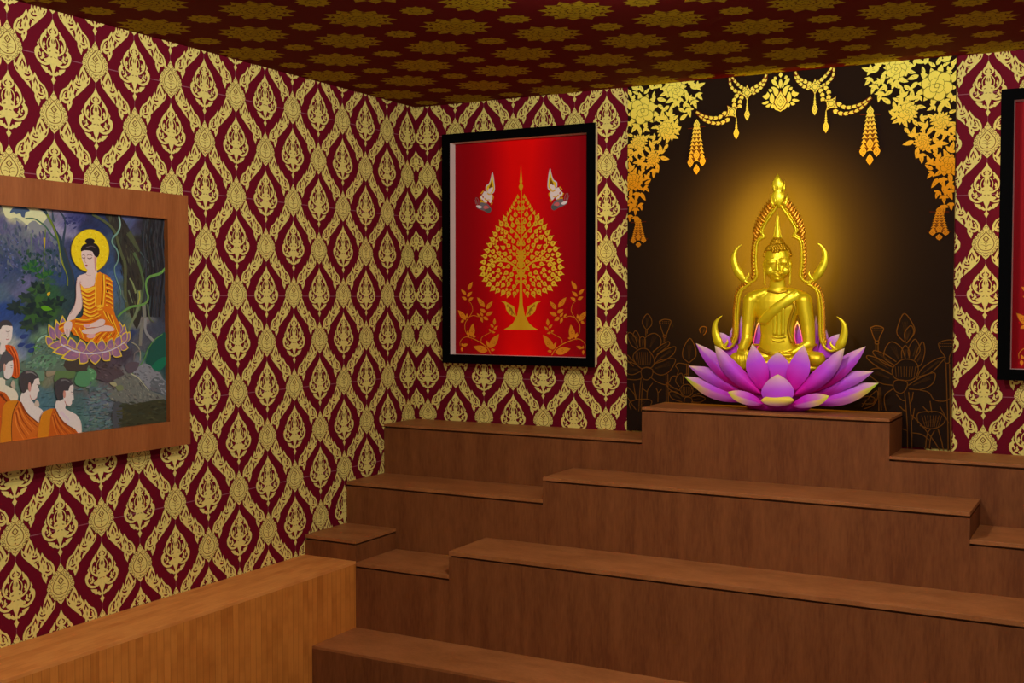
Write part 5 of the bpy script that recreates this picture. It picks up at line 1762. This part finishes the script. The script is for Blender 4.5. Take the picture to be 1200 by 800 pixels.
def ellip(bm, c, rx, ry, rz, seg=24, rot=None):
    m = Matrix.Translation(Vector(c)) @ (rot or Matrix.Identity(4)) @ Matrix.Diagonal((rx, ry, rz, 1))
    bmesh.ops.create_uvsphere(bm, u_segments=seg, v_segments=seg // 2 + 2, radius=1.0, matrix=m)


def loft(bm, secs, seg=32, pw=2.3):
    """closed stack of superellipse sections (x, y, z, half width, half depth)"""
    rings = []
    for x, y, z, rx, ry in secs:
        ring = []
        for j in range(seg):
            t = 2 * math.pi * j / seg
            c, s = math.cos(t), math.sin(t)
            ring.append(bm.verts.new((x + rx * math.copysign(abs(c) ** (2 / pw), c), y + ry * math.copysign(abs(s) ** (2 / pw), s), z)))
        rings.append(ring)
    for i in range(len(rings) - 1):
        for j in range(seg):
            bm.faces.new((rings[i][j], rings[i + 1][j], rings[i + 1][(j + 1) % seg], rings[i][(j + 1) % seg]))
    bm.faces.new(rings[0])
    bm.faces.new(rings[-1][::-1])


def fin(name, bm, mat, parent, voxel=None, smooth=0, recalc=True):
    if recalc:
        bmesh.ops.recalc_face_normals(bm, faces=bm.faces)
    me = bpy.data.meshes.new(name)
    bm.to_mesh(me)
    bm.free()
    me.materials.append(mat)
    me.polygons.foreach_set('use_smooth', [True] * len(me.polygons))
    o = bpy.data.objects.new(name, me)
    COL.objects.link(o)
    o.parent = parent
    o.matrix_parent_inverse = parent.matrix_world.inverted()
    if voxel:
        r = o.modifiers.new('one_surface', 'REMESH')
        r.mode = 'VOXEL'
        r.voxel_size = voxel
        r.use_smooth_shade = True
    if smooth:
        s = o.modifiers.new('soften', 'SMOOTH')
        s.factor = 0.5
        s.iterations = smooth
    return o


AX = 305                                       # the statue's middle line in drawing units
xz = lambda x, y, Y=YB: z8(x, y, Y)
cx = XS


def sec(y, hw, hd, Y=YB):
    return (xz(AX, y, Y).x, xz(AX, y, Y).y, xz(AX, y, Y).z, hw * S5, hd * S5 * 0.8)


bm = bmesh.new()
# trunk
loft(bm, [sec(740, 118, 66, -0.10), sec(705, 112, 64, -0.10), sec(660, 100, 58), sec(610, 94, 52), sec(560, 98, 52), sec(510, 112, 56), sec(460, 128, 60), sec(415, 138, 56), sec(385, 132, 48), sec(362, 96, 40), sec(346, 56, 34)])
# neck and head
loft(bm, [sec(365, 58, 34), sec(340, 50, 33), sec(315, 45, 34), sec(290, 44, 36)], pw=2.0)
loft(bm, [sec(296, 20, 26, -0.118), sec(288, 34, 40, -0.114), sec(272, 52, 54, -0.110), sec(248, 64, 62, -0.106), sec(215, 71, 66, -0.105), sec(180, 73, 66, -0.104), sec(150, 72, 64, -0.104), sec(125, 66, 58, -0.103), sec(100, 52, 46, -0.102), sec(84, 30, 28, -0.10)], pw=2.1)
# face: brow, nose, lips, lids, chin, ears
fy = lambda d: YB - d * S5 * 0.8 / 0.72
for s in (-1, 1):
    ellip(bm, xz(AX + s * 34, 186, fy(58)), 26 * S5, 10 * S5, 13 * S5)
    ellip(bm, xz(AX + s * 34, 170, fy(60)), 30 * S5, 8 * S5, 6 * S5)
    ellip(bm, xz(AX + s * 44, 236, fy(50)), 24 * S5, 14 * S5, 26 * S5)
    ellip(bm, xz(AX + s * 9, 232, fy(71)), 8 * S5, 7 * S5, 6 * S5)
    ellip(bm, xz(AX + s * 14, 252, fy(62)), 17 * S5, 8 * S5, 5 * S5)
    capsule(bm, xz(AX + s * 76, 190, fy(2)), xz(AX + s * 73, 312, fy(10)), 9 * S5, 7 * S5)
    ellip(bm, xz(AX + s * 76, 200, fy(0)), 10 * S5, 16 * S5, 24 * S5)
capsule(bm, xz(AX, 178, fy(62)), xz(AX, 232, fy(74)), 6 * S5, 9 * S5)
ellip(bm, xz(AX, 264, fy(60)), 18 * S5, 9 * S5, 6 * S5)
ellip(bm, xz(AX, 284, fy(52)), 20 * S5, 12 * S5, 9 * S5)
# shoulders and arms
for s in (-1, 1):
    ellip(bm, xz(AX + s * 140, 402), 52 * S5, 44 * S5, 44 * S5)
    capsule(bm, xz(AX + s * 130, 392), xz(AX + s * 70, 368), 40 * S5, 34 * S5)
# right arm hangs to the knee, hand over the shin
capsule(bm, xz(150, 410, -0.115), xz(136, 540, -0.125), 44 * S5, 36 * S5)
capsule(bm, xz(136, 540, -0.125), xz(124, 640, -0.145), 35 * S5, 30 * S5)
capsule(bm, xz(128, 632, -0.145), xz(104, 690, -0.160), 32 * S5, 27 * S5)
ellip(bm, xz(98, 712, -0.165), 31 * S5, 18 * S5, 30 * S5)
for q, (dx, L, w_) in enumerate(((-22, 80, 7.4), (-8, 94, 7.8), (6, 92, 7.6), (19, 78, 7.0))):
    x0 = 98 + dx
    capsule(bm, xz(x0, 716, -0.172), xz(x0 + dx * 0.05, 716 + L * 0.55, -0.180), w_ * S5, w_ * 0.95 * S5, seg=12)
    capsule(bm, xz(x0 + dx * 0.05, 716 + L * 0.55, -0.180), xz(x0 + dx * 0.08, 716 + L, -0.176), w_ * 0.95 * S5, w_ * 0.75 * S5, seg=12)
capsule(bm, xz(122, 700, -0.168), xz(136, 748, -0.178), 8 * S5, 6 * S5, seg=12)
# left arm bends, the hand lying in the lap
capsule(bm, xz(462, 410, -0.115), xz(484, 560, -0.120), 44 * S5, 38 * S5)
capsule(bm, xz(484, 560, -0.120), xz(492, 664, -0.130), 38 * S5, 33 * S5)
capsule(bm, xz(488, 668, -0.135), xz(400, 716, -0.175), 32 * S5, 22 * S5)
ellip(bm, xz(350, 730, -0.180), 44 * S5, 20 * S5, 13 * S5)
for q in range(4):
    capsule(bm, xz(330, 722 + q * 6, -0.183 + q * 0.004), xz(262 - 6 * (q % 2), 724 + q * 7, -0.172 + q * 0.004), 7 * S5, 5.4 * S5, seg=12)
capsule(bm, xz(346, 718, -0.178), xz(312, 706, -0.186), 7 * S5, 5 * S5, seg=12)
# crossed legs
for s in (-1, 1):
    capsule(bm, xz(AX + s * 60, 748, -0.10), xz(AX + s * 236, 754, -0.135), 60 * S5, 42 * S5)
    capsule(bm, xz(AX + s * 236, 760, -0.135), xz(AX - s * 90, 780, -0.172), 38 * S5, 24 * S5)
    capsule(bm, xz(AX - s * 90, 782, -0.172), xz(AX - s * 150, 776, -0.165), 22 * S5, 16 * S5)
ellip(bm, xz(AX, 800, -0.12), 250 * S5, 70 * S5, 34 * S5)
body = fin('body', bm, M_gold3, statue, voxel=0.0030, smooth=3)

# robe: sash over the left shoulder, hanging strip, hem at the waist
bm = bmesh.new()


def band(bm, pts, w, th, bulge=0.0):
    """soft strip through points given as (x, y, depth)"""
    c = spline([(p[0], p[1], p[2]) for p in pts], 6)
    d = np.gradient(c[:, :2], axis=0)
    L = np.hypot(d[:, 0], d[:, 1]) + 1e-9
    nx, ny = -d[:, 1] / L, d[:, 0] / L
    rows = []
    for i in range(len(c)):
        row = []
        for s_, t_ in ((-1, 0), (-0.8, 1), (0, 1.1), (0.8, 1), (1, 0)):
            row.append(bm.verts.new(xz(c[i, 0] + nx[i] * w / 2 * s_, c[i, 1] + ny[i] * w / 2 * s_, c[i, 2] - th * t_)))
        for s_, t_ in ((1, -0.6), (-1, -0.6)):
            row.append(bm.verts.new(xz(c[i, 0] + nx[i] * w / 2 * s_, c[i, 1] + ny[i] * w / 2 * s_, c[i, 2] - th * t_)))
        rows.append(row)
    m = len(rows[0])
    for i in range(len(rows) - 1):
        for j in range(m):
            bm.faces.new((rows[i][j], rows[i][(j + 1) % m], rows[i + 1][(j + 1) % m], rows[i + 1][j]))
    bm.faces.new(rows[0])
    bm.faces.new(rows[-1][::-1])


cd = lambda d: YB - (d * 0.8 + 2) * S5 / 0.72
band(bm, [(432, 366, cd(34)), (390, 392, cd(56)), (330, 432, cd(64)), (270, 480, cd(63)), (222, 530, cd(48)), (212, 548, cd(38))], 58, 0.006)
fin('sash', bm, M_gold4, statue)
bm = bmesh.new()
for x, w_ in ((288, 22), (312, 26), (336, 22)):
    band(bm, [(x, 452, cd(60)), (x, 540, cd(54)), (x - 1, 612 + (8 if w_ == 26 else 0), cd(56))], w_, 0.005)
band(bm, [(268, 618, cd(56)), (311, 626, cd(58)), (354, 618, cd(56))], 13, 0.006)
band(bm, [(274, 642, cd(58)), (311, 650, cd(60)), (346, 642, cd(58))], 11, 0.006)
fin('robe_strip', bm, M_gold4, statue)
bm = bmesh.new()
band(bm, [(196, 690, cd(44)), (240, 716, cd(62)), (311, 726, cd(68)), (380, 714, cd(62)), (424, 686, cd(46))], 20, 0.007)
band(bm, [(392, 372, cd(46)), (404, 440, cd(56)), (380, 520, cd(52)), (370, 590, cd(50)), (392, 660, cd(50))], 18, 0.004)
band(bm, [(246, 352, cd(34)), (306, 364, cd(46)), (366, 352, cd(34))], 13, 0.004)
fin('robe_hem', bm, M_gold5, statue)

# hair: rows of small curls, top knot and spire
bm = bmesh.new()
hc = xz(AX, 150, -0.100)
for i in range(10):
    th_ = 0.10 + i * 0.155
    n = max(6, int(34 * math.sin(th_)))
    for j in range(n):
        ph = 2 * math.pi * (j + 0.5 * (i % 2)) / n
        x, y, z = math.sin(th_) * math.cos(ph), math.sin(th_) * math.sin(ph), math.cos(th_)
        p = hc + Vector((x * 73 * S5, y * 58 * S5, z * 74 * S5 - 0.002))
        if y < -0.25 and p.z < xz(AX, 128 - 20 * abs(x), -0.1).z:
            continue
        ellip(bm, p, 9.5 * S5, 9.5 * S5, 9 * S5, 8)
for i in range(4):
    rr, yy = (40, 36, 28, 18)[i], (92, 76, 60, 48)[i]
    n = int(rr * 0.62)
    for j in range(n):
        ph = 2 * math.pi * (j + 0.5 * (i % 2)) / n
        ellip(bm, xz(AX, yy, -0.1) + Vector((rr * S5 * math.cos(ph), rr * S5 * math.sin(ph), 0)), 7.5 * S5, 7.5 * S5, 7.5 * S5, 8)
ellip(bm, xz(AX, 132, -0.090), 72 * S5, 54 * S5, 64 * S5)
ellip(bm, xz(AX, 72, -0.10), 38 * S5, 34 * S5, 32 * S5)
fin('hair', bm, M_gold5, statue)
bm = bmesh.new()
loft(bm, [sec(52, 24, 20, -0.1), sec(34, 22, 18, -0.1), sec(18, 15, 13, -0.1), sec(-10, 11, 10, -0.1), sec(-50, 7, 6, -0.1), sec(-112, 1.5, 1.5, -0.1)], 16, 2.0)
for s in (-1, 1):
    for a0, a1, y0, y1 in ((24, 16, 50, 4), (17, 9, 14, -40), (9, 4, -30, -84)):
        capsule(bm, xz(AX + s * a0, y0, -0.1), xz(AX + s * a1, y1, -0.1), 4.5 * S5, 2 * S5, seg=8)
fin('flame_finial', bm, M_gold4, statue)

# ------------------------------------------------------------------ flame edged arch round the statue
YA = -0.160
arch_l = [(911.0, 241), (908.6, 245), (904.5, 251), (900.5, 257), (896.6, 263.5), (894.0, 269), (893.6, 273), (896.0, 277.5), (892.6, 279.4), (888.6, 283), (887.0, 289), (886.4, 297), (886.2, 306), (886.6, 314), (887.6, 320), (886.4, 326), (882.0, 330), (877.0, 331), (872.5, 328.5)]
hook1 = [(877.0, 331), (871.5, 327.5), (866.5, 320.5), (861.8, 312), (860.0, 303), (861.2, 296), (864.4, 290.5), (869.6, 286)]
low_l = [(879.5, 333), (873.6, 336), (868.6, 342), (866.4, 351), (865.2, 361), (864.6, 372), (864.4, 384), (863.6, 394), (860.6, 402), (856.4, 407.0), (851.0, 408.6), (846.5, 406.0)]
hook2 = [(851.0, 408.6), (845.0, 405.0), (840.6, 398), (838.0, 389), (838.2, 380), (841.4, 374), (846.6, 369.5)]
PXM = (hit(912, 300, 1, YA) - hit(911, 300, 1, YA))[0]


def tube(bm, pts, w, d, fx, taper=None, Y=YA, seg=10):
    """rounded rail through photo points; w wide, d deep"""
    c = spline(pts, 5)
    dd = np.gradient(c, axis=0)
    L = np.hypot(dd[:, 0], dd[:, 1]) + 1e-9
    rows = []
    for i in range(len(c)):
        t = i / (len(c) - 1)
        k_ = taper(t) if taper else 1.0
        nx, ny = -dd[i, 1] / L[i], dd[i, 0] / L[i]
        row = []
        for j in range(seg):
            a = 2 * math.pi * j / seg
            o_ = w / 2 * k_ * math.cos(a)
            p = Vector(hit(c[i, 0] + nx * o_, c[i, 1] + ny * o_, 1, Y)) + Vector((0, -d * k_ * math.sin(a), 0))
            if fx:
                p.x = xmir(p.x, p.y)
            row.append(bm.verts.new(p))
        rows.append(row)
    for i in range(len(rows) - 1):
        for j in range(seg):
            bm.faces.new((rows[i][j], rows[i][(j + 1) % seg], rows[i + 1][(j + 1) % seg], rows[i + 1][j]))
    bm.faces.new(rows[0])
    bm.faces.new(rows[-1][::-1])


def blade(bm, bx, by, tx, ty, w, th, fx, Y=YA):
    """one flame tongue from its root to its tip"""
    dx, dy = tx - bx, ty - by
    L = math.hypot(dx, dy)
    nx, ny = -dy / L, dx / L
    vs_ = []
    prof = ((0, 0.5), (0.3, 0.62), (0.65, 0.36), (1.0, 0.02))
    rows = []
    for t, k_ in prof:
        bend = 0.12 * L * math.sin(t * math.pi)
        row = []
        for o_, d_ in ((-1, 0.1), (0, 1.0), (1, 0.1), (0, -0.8)):
            p = Vector(hit(bx + dx * t + nx * w * k_ * o_, by + dy * t + ny * w * k_ * o_, 1, Y)) + Vector((0, -th * d_ * (1 - 0.8 * t), 0))
            if fx:
                p.x = xmir(p.x, p.y)
            row.append(bm.verts.new(p))
        rows.append(row)
    for i in range(3):
        for j in range(4):
            bm.faces.new((rows[i][j], rows[i][(j + 1) % 4], rows[i + 1][(j + 1) % 4], rows[i + 1][j]))
    bm.faces.new(rows[0])
    bm.faces.new(rows[-1][::-1])


for fx in (False, True):
    bm = bmesh.new()
    tube(bm, arch_l, 3.4, 0.010, fx)
    tube(bm, [(q[0] - 2.6, q[1] - 0.6) if i > 7 else (q[0] - 2.3, q[1] - 1.6) for i, q in enumerate(arch_l[:16])], 2.0, 0.007, fx)
    tube(bm, low_l, 3.2, 0.010, fx)
    tube(bm, [(q[0] - 2.8, q[1]) for q in low_l[1:9]], 2.0, 0.007, fx)
    fin('arch_rail', bm, M_gold4, statue)
    bm = bmesh.new()
    tp = lambda t: (0.55 + 1.5 * min(1, t / 0.28)) if t < 0.28 else max(0.03, 2.05 * (1 - (t - 0.28) / 0.72) ** 0.8)
    tube(bm, hook1, 5.2, 0.0055, fx, tp)
    tube(bm, [(873.0, 329), (877.5, 322.0), (876.0, 317.5)], 5.0, 0.008, fx, lambda t: max(0.05, 1 - t))
    fin('hook_finial', bm, M_gold4, statue)
    bm = bmesh.new()
    tube(bm, hook2, 5.2, 0.0050, fx, tp)
    tube(bm, [(848.0, 407), (852.5, 400.5), (851.0, 396.5)], 5.0, 0.008, fx, lambda t: max(0.05, 1 - t))
    fin('hook_finial', bm, M_gold4, statue)
    bm = bmesh.new()
    out = spline([(908, 236), (901, 244), (895, 253), (890, 263), (887, 272), (884.5, 281), (883, 290), (882.2, 300), (882.0, 310), (882.8, 320), (880.5, 327)], 10)
    d = np.concatenate([[0], np.cumsum(np.hypot(*np.diff(out, axis=0).T))])
    n = 24
    for q in range(n):
        s = d[-1] * (q + 0.4) / n
        x, y = np.interp(s, d, out[:, 0]), np.interp(s, d, out[:, 1])
        f_ = 1.0 if q < 12 else 0.62
        blade(bm, x + 2.2, y + 4.0 * f_, x - 3.4 * f_ - (0.5 if q < 12 else 0.2), y - 7.0 * f_, 5.2 * f_ + 0.8, 0.009, fx)
    out = spline([(874, 332), (867.5, 337), (863.5, 345), (861.6, 355), (860.6, 366), (860.2, 380), (859.6, 392), (857.5, 400)], 10)
    d = np.concatenate([[0], np.cumsum(np.hypot(*np.diff(out, axis=0).T))])
    n = 22
    for q in range(n):
        s = d[-1] * (q + 0.5) / n
        x, y = np.interp(s, d, out[:, 0]), np.interp(s, d, out[:, 1])
        blade(bm, x + 1.6, y + 2.2, x - 1.8, y - 3.4, 3.6, 0.007, fx)
    fin('flame_fringe', bm, M_gold6, statue)
bm = bmesh.new()
pk = [(244, 2.0), (240, 4.0), (235, 6.2), (230, 6.4), (226, 4.6), (223.5, 3.4), (221, 4.6), (217, 5.2), (213, 4.4), (209, 2.6), (204, 0.3)]
loft(bm, [(hit(911.2, y, 1, YA)[0], YA, hit(911.2, y, 1, YA)[2], 1.3 * w_ * PXM, max(0.001, w_ * 0.0016)) for y, w_ in pk], 20, 2.0)
for fx in (False, True):
    blade(bm, 906.6, 243, 903.0, 227, 4.6, 0.012, fx, YA - 0.002)
    blade(bm, 909.6, 240, 907.2, 224, 3.0, 0.014, fx, YA - 0.004)
    blade(bm, 907.6, 225, 907.0, 212, 3.0, 0.009, fx, YA - 0.003)
blade(bm, 911.2, 242, 911.2, 218, 2.6, 0.016, False, YA - 0.004)
blade(bm, 911.2, 222, 911.2, 205, 2.4, 0.012, False, YA - 0.003)
fin('arch_finial', bm, M_gold4, statue)
# a slim post behind the statue holds the arch on the lotus
bm = bmesh.new()
for x0 in (872, 951):
    capsule(bm, hit(x0, 404, 1, YA - 0.003), hit(x0, 416, 1, YA - 0.003), 0.008, 0.008)
capsule(bm, hit(866, 404, 1, YA - 0.003), hit(957, 404, 1, YA - 0.003), 0.006, 0.006)
fin('arch_support', bm, M_gold5, statue)
# ------------------------------------------------------------------ lights
def point(name, loc, e, col=(1, 0.93, 0.84), r=0.15):
    d = bpy.data.lights.new(name, 'POINT')
    d.energy = e
    d.color = col
    d.shadow_soft_size = r
    o = bpy.data.objects.new(name, d)
    COL.objects.link(o)
    o.location = loc
    return o


# bare lamps close under the ceiling, in front of the altar and further back in the room
for x, y, e in ((2.1, -2.15, 86), (3.35, -2.0, 56), (1.7, -3.8, 72), (3.2, -3.9, 56)):
    point('ceiling_lamp', (x, y, 2.985), e, (1, 0.985, 0.95), 0.05)

w = bpy.data.worlds.new('World')
SC.world = w
w.use_nodes = True
bg = w.node_tree.nodes['Background']
bg.inputs[0].default_value = (1.0, 0.97, 0.92, 1)
bg.inputs[1].default_value = 0.32

# added unseen lights behind the statue, standing in for the glow printed on the mural
for sx, sy, y, e, c in ((0.52, 0.70, -0.125, 23.0, (1.0, 0.88, 0.04)), (0.95, 1.05, -0.130, 8.0, (1.0, 0.58, 0.06))):
    d = bpy.data.lights.new('added_halo_light', 'AREA')
    d.shape = 'ELLIPSE'
    d.size, d.size_y = sx, sy
    d.energy = e
    d.color = c
    o = bpy.data.objects.new('added_halo_light', d)
    COL.objects.link(o)
    o.location = (2.128, y, 2.15)
    o.rotation_euler = (math.radians(90), 0, 0)
